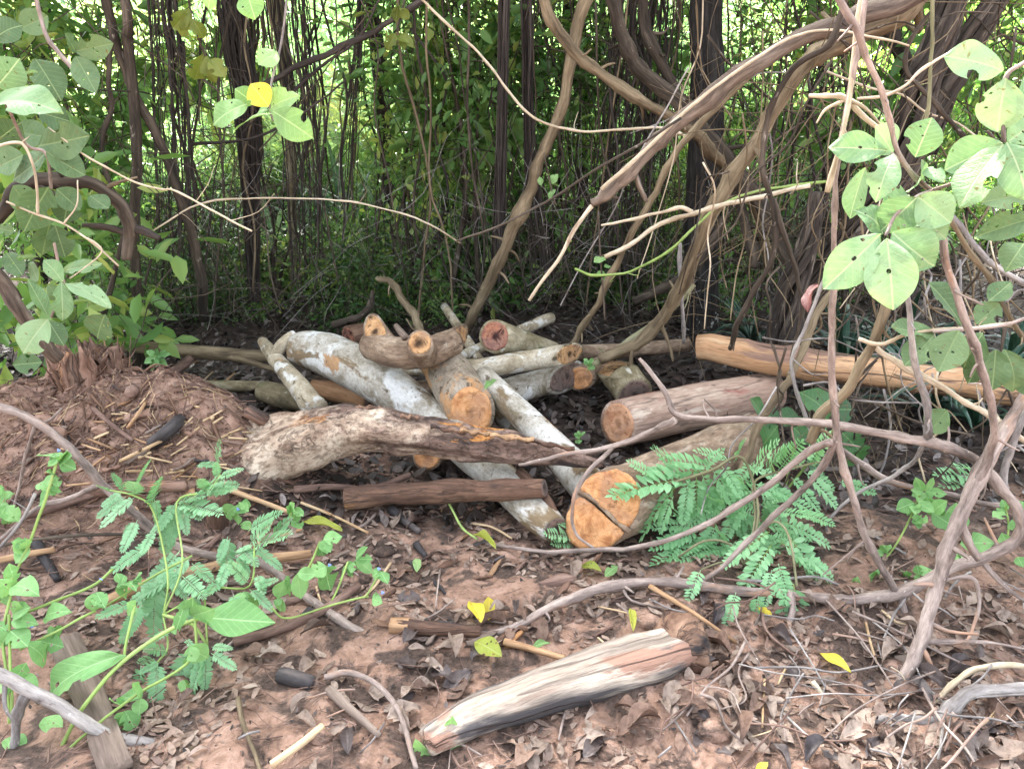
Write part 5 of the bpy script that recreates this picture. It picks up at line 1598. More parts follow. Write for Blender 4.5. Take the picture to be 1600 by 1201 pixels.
T = thing('leafy_twig', 'hanging twig with one yellow and several pale green leaves high in the middle', 'twig', px(448, -30, 2.2))
stem_of(T, [(450, -40, 2.25), (446, 20, 2.25), (438, 75, 2.25), (424, 130, 2.24), (422, 172, 2.24), (428, 190, 2.24)], 1.8, M['twig_grey'], 'stem')
for q in ((386, 163, 333, 196, 42, 2.2), (398, 162, 367, 139, 28, 2.24), (426, 178, 367, 204, 26, 2.2), (422, 170, 468, 150, 34, 2.24), (427, 174, 489, 216, 42, 2.18), (434, 82, 404, 102, 34, 2.25), (386, -14, 399, 31, 44, 2.2), (332, -12, 326, 15, 28, 2.2), (418, 172, 402, 178, 24, 2.26)):
    put_leaf(T, 'lime', *q)
put_leaf(T, 'yellow', 420, 166, 392, 131, 34, 2.19)['label'] = 'yellowed leaf with a brown edge'
for q in ((300, 130, 325, 112, 26, 3.6), (325, 100, 310, 135, 30, 3.6), (330, 90, 352, 135, 22, 3.6), (258, 20, 275, 55, 22, 3.4), (270, 15, 280, 50, 16, 3.4), (230, 45, 242, 62, 14, 3.4)):
    pass
T = thing('leafy_twig', 'yellow-green leaved twig hanging before the black root curtain', 'twig', px(320, -30, 3.6))
stem_of(T, [(290, -40, 3.5), (300, 30, 3.55), (318, 80, 3.6), (330, 110, 3.6)], 1.8, M['liana_brown'], 'stem')
for q in ((318, 84, 304, 125, 28, 3.6), (322, 88, 338, 130, 22, 3.6), (330, 92, 352, 122, 24, 3.6), (296, 15, 270, 45, 22, 3.5), (298, 20, 285, 58, 20, 3.5), (300, 30, 318, 60, 18, 3.5)):
    put_leaf(T, 'olive', *q)
T = thing('leafy_twig', 'yellow-green leaved twig hanging at the top of the bright gap', 'twig', px(610, -30, 4.2))
stem_of(T, [(640, -40, 4.3), (630, 10, 4.25), (620, 50, 4.2)], 1.6, M['liana_brown'], 'stem')
for q in ((620, 5, 605, 30, 16, 4.2), (622, 8, 618, 35, 14, 4.2), (625, 15, 640, 30, 14, 4.2), (618, 52, 605, 80, 16, 4.2), (622, 55, 632, 78, 16, 4.2), (622, 58, 648, 75, 14, 4.2)):
    put_leaf(T, 'olive', *q)
T = thing('vine_sprig', 'small sprig of round green leaves beside the tan liana', 'sprig', px(940, 480, 3.6))
stem_of(T, [(935, 330, 3.6), (938, 400, 3.6), (942, 450, 3.6), (945, 500, 3.6)], 1.4, M['liana_brown'], 'stem')
for q in ((946, 404, 928, 410, 14, 3.6), (944, 418, 954, 416, 9, 3.6), (946, 428, 930, 432, 10, 3.6), (945, 436, 938, 440, 9, 3.6)):
    put_leaf(T, 'lime', *q)
T = thing('vine_sprig', 'pair of lime leaves on a vine in the middle of the dark thicket', 'sprig', px(860, 320, 4.4))
stem_of(T, [(850, 240, 4.4), (858, 280, 4.4), (868, 320, 4.4)], 1.2, M['liana_brown'], 'stem')
for q in ((862, 288, 872, 272, 12, 4.4), (845, 290, 843, 276, 8, 4.4), (868, 296, 858, 312, 9, 4.4), (866, 285, 874, 290, 9, 4.4)):
    put_leaf(T, 'lime', *q)

# dark broad-leaved herb behind the feathery plant
T = thing('broadleaf_herb', 'dark green broad-leaved herb growing behind the feathery plant', 'herb', gp(1220, 740))
for q in ((1192, 652, 1172, 622, 32, 3.05), (1250, 655, 1204, 652, 30, 3.05), (1300, 652, 1248, 612, 46, 3.1), (1190, 698, 1216, 664, 38, 3.0), (1158, 702, 1100, 684, 44, 2.98), (1170, 700, 1105, 672, 36, 3.02), (1330, 700, 1347, 720, 40, 3.0), (1236, 682, 1292, 668, 44, 3.0), (1316, 676, 1346, 706, 44, 3.02), (1215, 660, 1180, 640, 34, 3.05), (1260, 690, 1240, 668, 34, 3.0), (1300, 640, 1335, 640, 36, 3.1), (1260, 720, 1290, 745, 40, 2.95), (1200, 760, 1230, 790, 40, 2.9), (1150, 730, 1120, 760, 40, 2.9)):
    put_leaf(T, 'dark', *q)
for e in ((1190, 690), (1250, 655), (1310, 660), (1160, 700)):
    stem_of(T, [(1225, 770, 2.95), ((1225 + e[0]) / 2, (765 + e[1]) / 2 + 5, 3.0), (e[0], e[1], 3.03)], 2.2, M['stem_green'], 'stem')

# ------------------------------------------------------------------ feathery plants
def leaflet_mesh(mat, w=.42):
    V, F, uv = leaf_grid(w, .1, .15, .06, 0, 2, 4, (), 3, acum=.1)
    return make_mesh('leaflet', V, F, mat, uv=uv), V, F, uv


LFT, LV, LF, LUV = leaflet_mesh(M['leaflet'])


def pinna_layout(pairs, lw, droop, seed, ang=62):
    """base point and direction of every leaflet on a unit rachis along +Y"""
    r = np.random.RandomState(seed)
    out = []
    for k in range(pairs):
        t = .10 + .88 * k / (pairs - 1)
        for s in (-1, 1):
            l = lw * (math.sin(math.pi * (.18 + .74 * t)) ** .6) * r.uniform(.88, 1.1)
            a = math.radians(ang - 14 * t + r.normal(0, 5))
            d = np.array((s * math.sin(a), math.cos(a), r.normal(0, .14) + .12))
            y = t + (.012 if s > 0 else 0)
            p = np.array((0, y, -droop * y * y))
            out.append((p, d / np.linalg.norm(d), l))
    if True:
        out.append((np.array((0, 1.0, -droop)), np.array((.05, 1, -.1)), lw * .5))
    return out


def rachis(mat, droop, r=.008):
    P = [np.array((0, t, -droop * t * t - .002)) for t in np.linspace(0, 1, 6)]
    return tube(P, [r, r * .9, r * .8, r * .7, r * .6, r * .4], 4, 2, 0)


def pinna_mesh(pairs, lw, droop, mat, seed, ang=62, wfac=.42):
    V0, F0, uv0 = leaf_grid(wfac, .1, .15, .06, 0, 2, 4, (), 3, acum=.1)
    Vs, Fs, Us, n = [], [], [], 0
    for p, d, l in pinna_layout(pairs, lw, droop, seed, ang):
        m = leaf_matrix(p, p + d * l, (0, 0, 1))
        A = np.array(m)
        Vs.append(V0 @ A[:3, :3].T + A[:3, 3])
        Fs += [tuple(i + n for i in f) for f in F0]
        Us.append(uv0)
        n += len(V0)
    V, F, tc, _ = rachis(None, droop)
    Vs.append(V)
    Us.append(np.full((len(V), 2), .5))
    Fs += [tuple(i + n for i in f) for f in F]
    return make_mesh('leaf', np.vstack(Vs), Fs, mat, uv=np.vstack(Us))


PIN = [pinna_mesh(12, .235, .12, M['leaflet'], 70 + i, 64, .42) for i in range(4)]
PIN_S = [pinna_mesh(9, .26, .08, M['leaflet'], 80 + i) for i in range(2)]
FEATH = [pinna_mesh(22, .17, .06, M['leaflet_pale'], 90 + i, 62, .36) for i in range(3)]
RAC = {}


def put_pinna(T, bu, bv, tu, tv, Y, meshes, wid=1.0, split=False, Yt=None, up=.9, camw=.5):
    b = px(bu, bv, Y)
    t = px(tu, tv, Yt if Yt else Y - rs.uniform(.0, .09))
    m = leaf_matrix(b, t, facing(b, up, camw, .18), wid)
    m.translation = m.translation - Vector(parent_origin(T))
    if not split:
        return link('leaf', random.choice(meshes), T, mat4=m)
    if 'r' not in RAC:
        V, F, tc, _ = rachis(None, .12)
        RAC['r'] = make_mesh('leaf', V, F, M['stem_green'], tco=tc)
    o = link('leaf', RAC['r'], T, mat4=m)
    for p, d, l in pinna_layout(12, .235, .12, rs.randint(70, 74), 64):
        link('leaflet', LFT, o, mat4=leaf_matrix(p, p + d * l, (0, 0, 1)))
    return o


T = thing('feathery_plant', 'bright green feathery-leaved seedling growing beside the forked-heart log', 'plant', gp(1160, 870))
fr = [(1118, 732, 1043, 712), (1108, 735, 1000, 737), (1085, 745, 962, 762), (1062, 752, 996, 832), (1052, 775, 1028, 830), (1076, 748, 1068, 815), (1088, 742, 1088, 820), (1096, 738, 1124, 808), (1112, 732, 1152, 792), (1128, 728, 1158, 772), (1142, 722, 1092, 700), (1150, 720, 1160, 686),
      (1178, 760, 1238, 778), (1174, 745, 1204, 690), (1196, 736, 1224, 698), (1216, 735, 1246, 694), (1240, 730, 1278, 698), (1264, 725, 1288, 680), (1236, 745, 1282, 793), (1256, 736, 1312, 788), (1200, 760, 1268, 792),
      (1226, 815, 1298, 846), (1214, 800, 1268, 802), (1232, 836, 1302, 932), (1220, 846, 1290, 905), (1206, 850, 1158, 920), (1202, 830, 1132, 878), (1206, 890, 1194, 944), (1216, 880, 1232, 936), (1240, 912, 1254, 1002), (1228, 925, 1218, 985), (1185, 930, 1178, 985), (1150, 925, 1135, 975), (1210, 905, 1245, 965), (1095, 890, 1075, 935), (1260, 870, 1305, 905), (1250, 800, 1300, 815), (1000, 760, 965, 775), (1020, 745, 985, 720), (1060, 730, 1025, 700), (1190, 905, 1158, 962),
      (1140, 880, 1106, 928), (1100, 850, 1022, 872), (1112, 870, 1072, 908), (1090, 830, 1022, 852), (1130, 840, 1078, 848), (1062, 900, 1020, 903), (1122, 900, 1130, 948), (1180, 920, 1165, 950), (1264, 735, 1302, 762), (1310, 752, 1366, 766), (1150, 800, 1200, 830), (1160, 790, 1130, 840), (1180, 800, 1160, 850), (1140, 760, 1180, 790), (1170, 730, 1215, 745), (1120, 820, 1090, 870), (1150, 860, 1170, 905), (1110, 790, 1060, 800), (1190, 770, 1215, 800), (1060, 840, 1040, 880), (1175, 840, 1225, 860), (1150, 845, 1110, 890), (1125, 855, 1065, 868)]
for _ in range(34):
    a = rs.uniform(0, 6.28)
    c_ = (1150 + rs.normal(0, 42), 815 + rs.normal(0, 48))
    L_ = rs.uniform(38, 72)
    fr.append((c_[0], c_[1], c_[0] + math.cos(a) * L_, c_[1] + math.sin(a) * L_ * .7 + 14))
sizes = sorted(range(len(fr)), key=lambda i: -math.hypot(fr[i][0] - fr[i][2], fr[i][1] - fr[i][3]))[:11]
for i, q in enumerate(fr):
    L = math.hypot(q[0] - q[2], q[1] - q[3])
    Y = 2.55 - (q[1] - 740) * .0022 if i < 40 else 2.66 - (q[1] - 740) * .0016
    put_pinna(T, *q, Y, PIN if L > 50 else PIN_S, 1.0 if L > 60 else 1.25, split=i in sizes)
stx = [([(1165, 880, 2.35), (1185, 800, 2.45), (1160, 715, 2.52), (1110, 735, 2.5), (1040, 757, 2.5)], 2.2), ([(1165, 880, 2.35), (1180, 810, 2.45), (1178, 755, 2.5), (1215, 737, 2.52), (1285, 720, 2.55)], 2), ([(1165, 880, 2.35), (1200, 820, 2.38), (1222, 820, 2.36), (1236, 850, 2.3), (1245, 915, 2.2)], 2), ([(1165, 885, 2.35), (1140, 850, 2.38), (1100, 845, 2.36), (1060, 870, 2.34)], 2), ([(1165, 885, 2.35), (1130, 878, 2.33), (1096, 889, 2.3)], 1.5), ([(1165, 890, 2.34), (1156, 905, 2.28), (1150, 926, 2.24)], 1.5), ([(1165, 888, 2.34), (1178, 905, 2.28), (1186, 931, 2.22)], 1.5), ([(1165, 890, 2.34), (1205, 915, 2.26), (1228, 928, 2.2)], 1.8), ([(1165, 885, 2.35), (1190, 880, 2.3), (1200, 910, 2.25)], 2), ([(1165, 890, 2.35), (1160, 930, 2.25), (1158, 960, 2.18)], 2.2)]
for p, r in stx:
    stem_of(T, p, r, M['stem_olive'], 'stalk')
T = thing('feathery_sprig', 'tiny feathery sprig poking out left of the forked-heart log', 'plant', gp(895, 860))
for q in ((893, 838, 856, 832), (895, 850, 866, 848), (890, 825, 872, 815)):
    put_pinna(T, *q, 2.55, PIN_S, 1.2)
T = thing('feathery_sprig', 'dark feathery leaf in the shade under the looped liana', 'plant', gp(1500, 760))
for q in ((1530, 745, 1468, 738), (1535, 755, 1475, 755), (1525, 735, 1490, 725)):
    put_pinna(T, *q, 2.9, PIN_S, 1.2)

T = thing('feathery_weed', 'weed with fine pale ladder-like leaves sprawling across the near corner', 'plant', gp(255, 960))
fe = [(172, 768, 154, 757), (194, 766, 177, 741), (211, 775, 207, 749), (192, 768, 158, 789), (212, 775, 157, 820), (236, 790, 246, 746), (241, 778, 249, 822), (277, 784, 323, 770), (277, 785, 342, 798), (275, 785, 247, 827), (276, 787, 266, 850), (282, 787, 292, 832), (288, 790, 312, 808), (322, 768, 314, 746), (325, 770, 366, 762), (341, 746, 336, 722), (342, 746, 377, 732), (238, 848, 174, 890), (300, 868, 232, 928),
      (396, 851, 369, 861), (391, 849, 419, 819), (398, 852, 450, 831), (398, 855, 440, 887), (356, 838, 341, 878), (370, 866, 390, 896), (388, 911, 360, 880), (400, 916, 431, 905), (365, 928, 370, 962), (376, 925, 387, 962), (390, 920, 426, 951), (350, 905, 321, 927),
      (266, 905, 203, 937), (210, 940, 153, 962), (222, 944, 190, 1003), (246, 904, 237, 995), (258, 890, 290, 932), (264, 985, 238, 1000), (246, 1033, 243, 1108), (325, 1010, 292, 1092), (290, 998, 306, 1016), (330, 1010, 361, 1012), (330, 1020, 367, 1043), (250, 1034, 217, 1050), (262, 1016, 227, 1012), (320, 1018, 322, 1080), (300, 880, 330, 905), (310, 930, 295, 975), (215, 812, 190, 860), (285, 900, 318, 930), (240, 830, 222, 862)]
for q in fe:
    Y = 2.02 - (q[1] - 900) * .0016
    put_pinna(T, *q, Y, FEATH, 1.4)
    if rs.uniform() < .55:
        dx, dy_ = rs.normal(0, 22), rs.normal(0, 16)
        put_pinna(T, q[0] + dx, q[1] + dy_, q[2] + dx + rs.normal(0, 10), q[3] + dy_ + rs.normal(0, 10), Y + .04, FEATH, 1.5)
for p, r in (([(255, 960, 1.9), (262, 900, 1.98), (240, 800, 2.15), (212, 775, 2.2), (168, 765, 2.22)], 1.6), ([(255, 960, 1.9), (285, 880, 2.0), (276, 785, 2.18), (322, 768, 2.2), (345, 742, 2.24)], 1.6), ([(255, 960, 1.9), (330, 920, 1.97), (390, 915, 2.0), (398, 852, 2.1)], 1.6), ([(255, 960, 1.9), (262, 1010, 1.84), (246, 1034, 1.8)], 1.6), ([(320, 935, 1.95), (324, 1010, 1.84)], 1.6), ([(300, 868, 2.05), (240, 900, 2.0), (160, 950, 1.95)], 1.8), ([(255, 960, 1.9), (300, 975, 1.82), (322, 1005, 1.8)], 2.5)):
    stem_of(T, p, r, M['stem_green'], 'stalk')

# ------------------------------------------------------------------ day-flower weeds with blue flowers
def weed(label, stems, leaves, flowers=(), key='weed', group=None):
    s0 = stems[0][0][0]
    T = thing('dayflower', label, 'weed', px(*s0), group)
    for p, r in stems:
        stem_of(T, p, r * .78, M['stem_green'], 'stem', 7, wob=.003)
    for q in leaves:
        put_leaf(T, key, *q)
        for _r in range((1 + (rs.uniform() < .4)) if math.hypot(q[2] - q[0], q[3] - q[1]) < 42 else 0):
            a, b = q[2] - q[0], q[3] - q[1]
            t_ = rs.choice([-1, 1]) * rs.uniform(.6, 1.5)
            c_, s_ = math.cos(t_) * .75, math.sin(t_) * .75
            put_leaf(T, key, q[0], q[1], q[0] + a * c_ - b * s_, q[1] + a * s_ + b * c_, q[4] * .75, q[5])
    for (u, v, Y) in flowers:
        c = px(u, v, Y)
        parts = []
        for k_ in range(3):
            a = k_ * 2.1
            e = c + np.array((math.cos(a) * .005, -.002, math.sin(a) * .005))
            parts.append(tube([c, (c + e) / 2, e], [.001, .003, .0015], 6, 2, 0)[:3])
        V, F, tc = merge(parts)
        solid('flower', V, F, M['flower_blue'], T, tco=tc)
    return T


weed('tall day-flower weed with a tiny blue flower at the mound edge', [([(18, 905, 1.98), (35, 870, 2.0), (55, 820, 2.03), (75, 770, 2.06), (92, 715, 2.1)], 3)],
     [(92, 715, 63, 710, 30, 2.1), (94, 722, 119, 733, 26, 2.1), (92, 718, 105, 708, 14, 2.1), (78, 765, 60, 790, 26, 2.08), (78, 762, 96, 768, 20, 2.08), (86, 745, 66, 756, 16, 2.1), (45, 850, 24, 880, 24, 2.02), (40, 860, 20, 845, 20, 2.02)], [(92, 703, 2.1)])
weed('day-flower weed with crowded bright leaves at the very edge', [([(14, 1130, 1.66), (10, 1050, 1.74), (5, 980, 1.82), (18, 930, 1.88), (20, 905, 1.9)], 3), ([(18, 1120, 1.66), (18, 1040, 1.74), (16, 960, 1.84)], 3)],
     [(20, 915, 62, 930, 32, 1.88), (18, 925, -4, 905, 26, 1.9), (22, 908, 14, 880, 20, 1.92), (16, 985, 44, 1010, 34, 1.8), (18, 970, 60, 975, 22, 1.82), (10, 985, -10, 1005, 28, 1.8), (40, 1005, 68, 1040, 30, 1.78), (20, 960, 48, 948, 24, 1.84), (5, 760, -10, 790, 24, 2.1), (12, 780, 22, 770, 14, 2.1), (10, 790, 30, 815, 22, 2.1), (14, 800, -6, 812, 22, 2.1), (12, 1060, -10, 1085, 30, 1.7), (24, 1060, 60, 1078, 36, 1.72), (18, 1150, 40, 1170, 22, 1.62), (8, 1170, -8, 1190, 22, 1.62)], [(4, 918, 1.9), (50, 978, 1.82)])
weed('sprawling day-flower weed with two long strap leaves in the near corner', [([(78, 1215, 1.55), (105, 1150, 1.6), (140, 1090, 1.64), (190, 1035, 1.72), (265, 985, 1.78), (318, 965, 1.82)], 4.2), ([(98, 1180, 1.57), (150, 1130, 1.6), (215, 1085, 1.66), (300, 1028, 1.74), (305, 965, 1.8)], 3), ([(190, 1035, 1.72), (197, 1000, 1.76), (212, 945, 1.82)], 3), ([(20, 965, 1.84), (100, 935, 1.9), (150, 912, 1.94), (175, 890, 1.98)], 3), ([(30, 1015, 1.8), (90, 985, 1.84), (150, 955, 1.9)], 2.6)],
     [(192, 1022, 80, 1096, 46, 1.72), (316, 964, 430, 972, 50, 1.8), (212, 946, 200, 962, 20, 1.82), (300, 962, 336, 950, 30, 1.8), (285, 975, 265, 985, 24, 1.8), (150, 925, 145, 955, 28, 1.93), (152, 928, 165, 950, 20, 1.93), (190, 910, 182, 895, 16, 1.95), (200, 910, 196, 935, 20, 1.95), (210, 905, 222, 895, 16, 1.95), (70, 965, 112, 955, 26, 1.86), (85, 980, 92, 1000, 20, 1.85), (60, 1000, 100, 1010, 26, 1.84), (220, 1090, 184, 1090, 26, 1.66), (188, 1100, 172, 1092, 18, 1.66), (195, 1110, 212, 1140, 26, 1.64), (295, 1010, 325, 1028, 28, 1.74), (288, 1062, 282, 1080, 12, 1.72), (125, 1165, 172, 1205, 46, 1.58), (70, 1120, 98, 1135, 20, 1.62), (292, 935, 275, 985, 18, 1.8)], [(158, 905, 1.95), (290, 950, 1.8)])
weed('day-flower weed trailing out of the ladder-leaved weed towards the litter', [([(425, 950, 1.95), (445, 965, 1.95), (500, 950, 1.98), (560, 935, 2.0), (575, 932, 2.0)], 2.2), ([(475, 900, 2.05), (490, 870, 2.1), (500, 845, 2.12)], 2.2), ([(518, 938, 2.0), (535, 905, 2.04), (545, 878, 2.08)], 2.0), ([(572, 932, 2.0), (585, 910, 2.03), (595, 895, 2.05)], 1.8), ([(435, 835, 2.15), (450, 815, 2.18)], 1.8)],
     [(445, 905, 435, 935, 34, 2.0), (465, 895, 470, 935, 24, 2.0), (440, 935, 438, 955, 20, 1.98), (505, 843, 535, 838, 22, 2.12), (500, 853, 505, 868, 18, 2.12), (510, 885, 516, 922, 34, 2.05), (545, 880, 530, 905, 16, 2.08), (556, 872, 582, 895, 20, 2.08), (552, 878, 548, 895, 16, 2.08), (595, 892, 606, 912, 14, 2.05), (592, 893, 582, 900, 12, 2.05), (582, 935, 598, 942, 18, 2.0), (368, 790, 372, 820, 30, 2.22), (378, 785, 392, 790, 14, 2.22), (455, 800, 460, 785, 16, 2.2), (458, 812, 472, 825, 16, 2.2), (460, 798, 474, 806, 14, 2.2), (452, 806, 458, 796, 12, 2.2), (380, 815, 392, 826, 16, 2.2), (380, 925, 400, 950, 24, 1.98)], [(515, 882, 2.05), (598, 925, 2.0), (372, 795, 2.2), (592, 888, 2.05)])
weed('young day-flower weed rooted between the crossing stems at the side', [([(1385, 870, 2.35), (1405, 840, 2.38), (1425, 800, 2.42), (1440, 770, 2.45)], 2)],
     [(1428, 785, 1400, 796, 30, 2.42), (1442, 768, 1430, 745, 14, 2.45), (1446, 768, 1480, 772, 14, 2.45), (1446, 776, 1474, 812, 24, 2.42), (1435, 785, 1460, 800, 26, 2.42), (1456, 800, 1490, 822, 26, 2.4), (1428, 790, 1430, 804, 18, 2.42), (1432, 808, 1450, 815, 16, 2.4), (1430, 812, 1435, 826, 16, 2.4), (1436, 806, 1424, 808, 14, 2.4), (1385, 865, 1364, 868, 16, 2.36), (1388, 858, 1392, 850, 12, 2.36), (1492, 825, 1494, 785, 26, 2.4), (1378, 905, 1358, 900, 20, 2.28), (1382, 905, 1398, 918, 20, 2.28), (1438, 905, 1428, 918, 20, 2.25), (1436, 898, 1456, 890, 22, 2.25), (1418, 900, 1410, 892, 16, 2.28), (1338, 910, 1340, 900, 12, 2.28)])
weed('young day-flower weed half out of view behind the loop of liana', [([(1570, 860, 2.3), (1575, 820, 2.35), (1570, 790, 2.38)], 2)],
     [(1570, 800, 1552, 808, 16, 2.36), (1572, 795, 1565, 780, 12, 2.38), (1578, 815, 1582, 828, 14, 2.34), (1590, 800, 1612, 788, 26, 2.36), (1500, 850, 1554, 848, 26, 2.34), (1580, 860, 1565, 832, 30, 2.3), (1590, 870, 1612, 880, 40, 2.28), (1484, 870, 1500, 875, 16, 2.3), (1500, 868, 1512, 878, 14, 2.3), (1498, 866, 1492, 878, 16, 2.3)])
weed('little weed sprouting beside the lower end of the charred log', [([(690, 1215, 1.54), (700, 1185, 1.56), (706, 1150, 1.58)], 2.4)],
     [(700, 1165, 664, 1150, 26, 1.57), (702, 1160, 706, 1118, 20, 1.57), (704, 1165, 730, 1172, 34, 1.57), (668, 1190, 648, 1155, 20, 1.55), (672, 1190, 660, 1205, 20, 1.55), (700, 1185, 690, 1200, 16, 1.55)])
weed('tiny seedling with bright leaves in the dark soil by the pinkish log', [([(905, 690, 3.2), (906, 680, 3.2)], 1.2)], [(906, 682, 898, 676, 9, 3.2), (906, 682, 914, 674, 9, 3.2), (906, 688, 900, 692, 8, 3.2)])
weed('tiny seedling with bright leaves behind the round orange log end', [([(918, 580, 3.9), (920, 566, 3.9)], 1.2)], [(920, 568, 912, 560, 10, 3.9), (920, 568, 928, 562, 10, 3.9), (920, 574, 930, 576, 8, 3.9)])
weed('slender seedling with narrow leaves beside the level pole', [([(245, 575, 3.9), (243, 555, 3.9)], 1.4)], [(243, 556, 225, 568, 9, 3.9), (243, 556, 262, 572, 10, 3.9), (243, 556, 228, 548, 9, 3.9), (243, 556, 268, 553, 9, 3.9), (240, 562, 255, 585, 9, 3.9)])

# single loose leaves
def loose_leaf(label, key, bu, bv, tu, tv, wpx, dz=.02, z=None, name='fallen_leaf'):
    b = gp(bu, bv, dz) if z is None else ph(bu, bv, z)
    t = gp(tu, tv, dz + .015) if z is None else ph(tu, tv, z - .01)
    L = np.linalg.norm(t - b)
    m = leaf_matrix(b, t, np.array((0, -.35, 1)) + rs.normal(0, .15, 3), min(1.6, (wpx * axial(b) / FPX) / (L * LW[key])))
    o = link(name, random.choice(LEAFV[key]), None, mat4=m)
    return props(o, label, 'leaf')


loose_leaf('green leaf lying on the white spotted straight log', 'lime', 757, 608, 776, 594, 13, z=.44)
loose_leaf('curled bright yellow leaf on the litter, its upper half', 'yellow', 735, 940, 752, 972, 24, .03)
loose_leaf('curled bright yellow leaf standing on the litter beside its twin', 'yellow', 764, 968, 764, 932, 20, .03)
loose_leaf('yellow-green leaf with brown spots lying before the charred log', 'yellowgreen', 742, 1002, 784, 1025, 32, .02)
loose_leaf('narrow yellow leaf lying among the stems at the side', 'yellow', 1280, 1020, 1330, 1050, 18, .02)
loose_leaf('small bright yellow leaf under the feathery plant', 'yellow', 1185, 948, 1206, 962, 12, .02)
loose_leaf('half-green curled leaf lying near the forked-heart log', 'yellowgreen', 905, 885, 940, 892, 18, .02)
loose_leaf('small green leaf on the litter next to the half-green one', 'lime', 945, 900, 965, 884, 16, .02)
loose_leaf('narrow green-yellow leaf standing against the charred log', 'yellowgreen', 985, 950, 990, 985, 12, .03)
loose_leaf('small pale green leaf on the dark litter', 'lime', 652, 893, 650, 872, 14, .02)
loose_leaf('long pale green leaf lying by the orange stick', 'yellowgreen', 472, 815, 535, 828, 18, .02)
loose_leaf('green leaf edge lying beside the orange wood chip', 'lime', 830, 1012, 860, 1004, 12, .02)
loose_leaf('olive leaf with a long curved stalk on the dark litter', 'yellowgreen', 740, 835, 775, 855, 14, .02)
branch('long curved green leaf stalk on the dark litter', [on(688, 760, .12), on(705, 795, .09), on(722, 825, .05), on(745, 842, .03)], 1.8, 'stem_green', name='leaf_stalk', cat='stalk')
loose_leaf('small yellow leaf at the very bottom of the view', 'yellow', 1180, 1210, 1200, 1190, 14, .02)

# ------------------------------------------------------------------ stump, sticks, splinters
def stump():
    x0 = px(132, 560, 3.3)[0]
    c = np.array((x0, 3.3, ground_h(x0, 3.3)[0] - .05))
    T = thing('rotten_stump', 'splintered rotten red-brown stump crowning the clay mound', 'stump', c)
    H = px(132, 512, 3.3)[2] - c[2]
    seg, rows = 60, 14
    V, tc = [], []
    for j in range(rows + 1):
        t = j / rows
        for i in range(seg):
            a = 2 * math.pi * i / seg
            q = np.array([[math.cos(a) * 1.3, math.sin(a) * 1.3, 0]])
            n_ = sn(q, 3, 9, 3)[0]
            rough = sn(q * 4 + (0, 0, t * .7), 2, 14, 3)[0]
            r = (.155 - .03 * t) * (1 + .30 * n_ + .16 * rough) + .16 * (1 - t) ** 4
            hh = H * (.55 + .30 * (.5 + .5 * n_) + (.16 * sn(q * 5, 3, 15, 2)[0] if j > rows - 3 else 0))
            V.append((c[0] + math.cos(a) * r, c[1] + math.sin(a) * r * .8, c[2] + hh * t))
            tc.append((math.cos(a) * .2, math.sin(a) * .2, hh * t))
    F = [(j * seg + i, j * seg + (i + 1) % seg, (j + 1) * seg + (i + 1) % seg, (j + 1) * seg + i) for j in range(rows) for i in range(seg)]
    V.append((c[0], c[1], c[2] + H * .4))
    tc.append((0, 0, .1))
    F += [(rows * seg + i, rows * seg + (i + 1) % seg, len(V) - 1) for i in range(seg)]
    V = np.array(V)
    V = V + np.stack([sn(V, 30, 3, 3) * .014, sn(V, 30, 4, 3) * .014, sn(V, 30, 5, 2) * .010], 1)
    solid('wood', V, F, M['soilwood'], T, tco=np.array(tc))
    for k in range(70):                     # upright slivers of broken heartwood
        a = rs.uniform(0, 6.28)
        r = rs.uniform(.02, .17)
        b = np.array((c[0] + math.cos(a) * r, c[1] + math.sin(a) * r * .8, c[2] + H * .25))
        e = b + np.array((rs.normal(0, .035), rs.normal(0, .035), H * rs.uniform(.25, .62)))
        ra = rs.uniform(.003, .011)
        V, F, tc, _ = tube([b, (b + e) / 2 + rs.normal(0, .005, 3), e], [ra, ra * .8, .001], 6, 4, .45, 60, .004)
        solid('splinter', V, F, M[rs.choice(['soilwood', 'stick_orange', 'rotten', 'stick_brown'], p=[.4, .1, .3, .2])], T, tco=tc)
    parts = []
    for k in range(220):
        a = rs.uniform(0, 6.28)
        r = rs.uniform(.03, .26)
        b = np.array((c[0] + math.cos(a) * r, c[1] + math.sin(a) * r * .8, c[2] + H * rs.uniform(.15, .7) * (1 - r * 2)))
        e = b + np.array((rs.normal(0, .04), rs.normal(0, .04), rs.uniform(-.01, .06)))
        parts.append(tube([b, e], [rs.uniform(.002, .006), .001], 4, 2, .1, 30)[:3])
    V, F, tc = merge(parts)
    o = solid('fibres', V, F, M['soilwood'], T, tco=tc)
    o['kind'] = 'stuff'
    return T


stump()


def stick(label, pts, r, mat, name='stick', taper=.8, cat='stick', group=None, seg=8, amp=.1):
    P = [gp(u, v, dz) for u, v, dz in pts]
    R = [rw(p, r * (1 + (taper - 1) * i / (len(P) - 1))) for i, p in enumerate(P)]
    V, F, tc, _ = tube(P, R, seg, 5, amp, 30, 0)
    return props(solid(name, V, F, M[mat], tco=tc), label, cat, group)


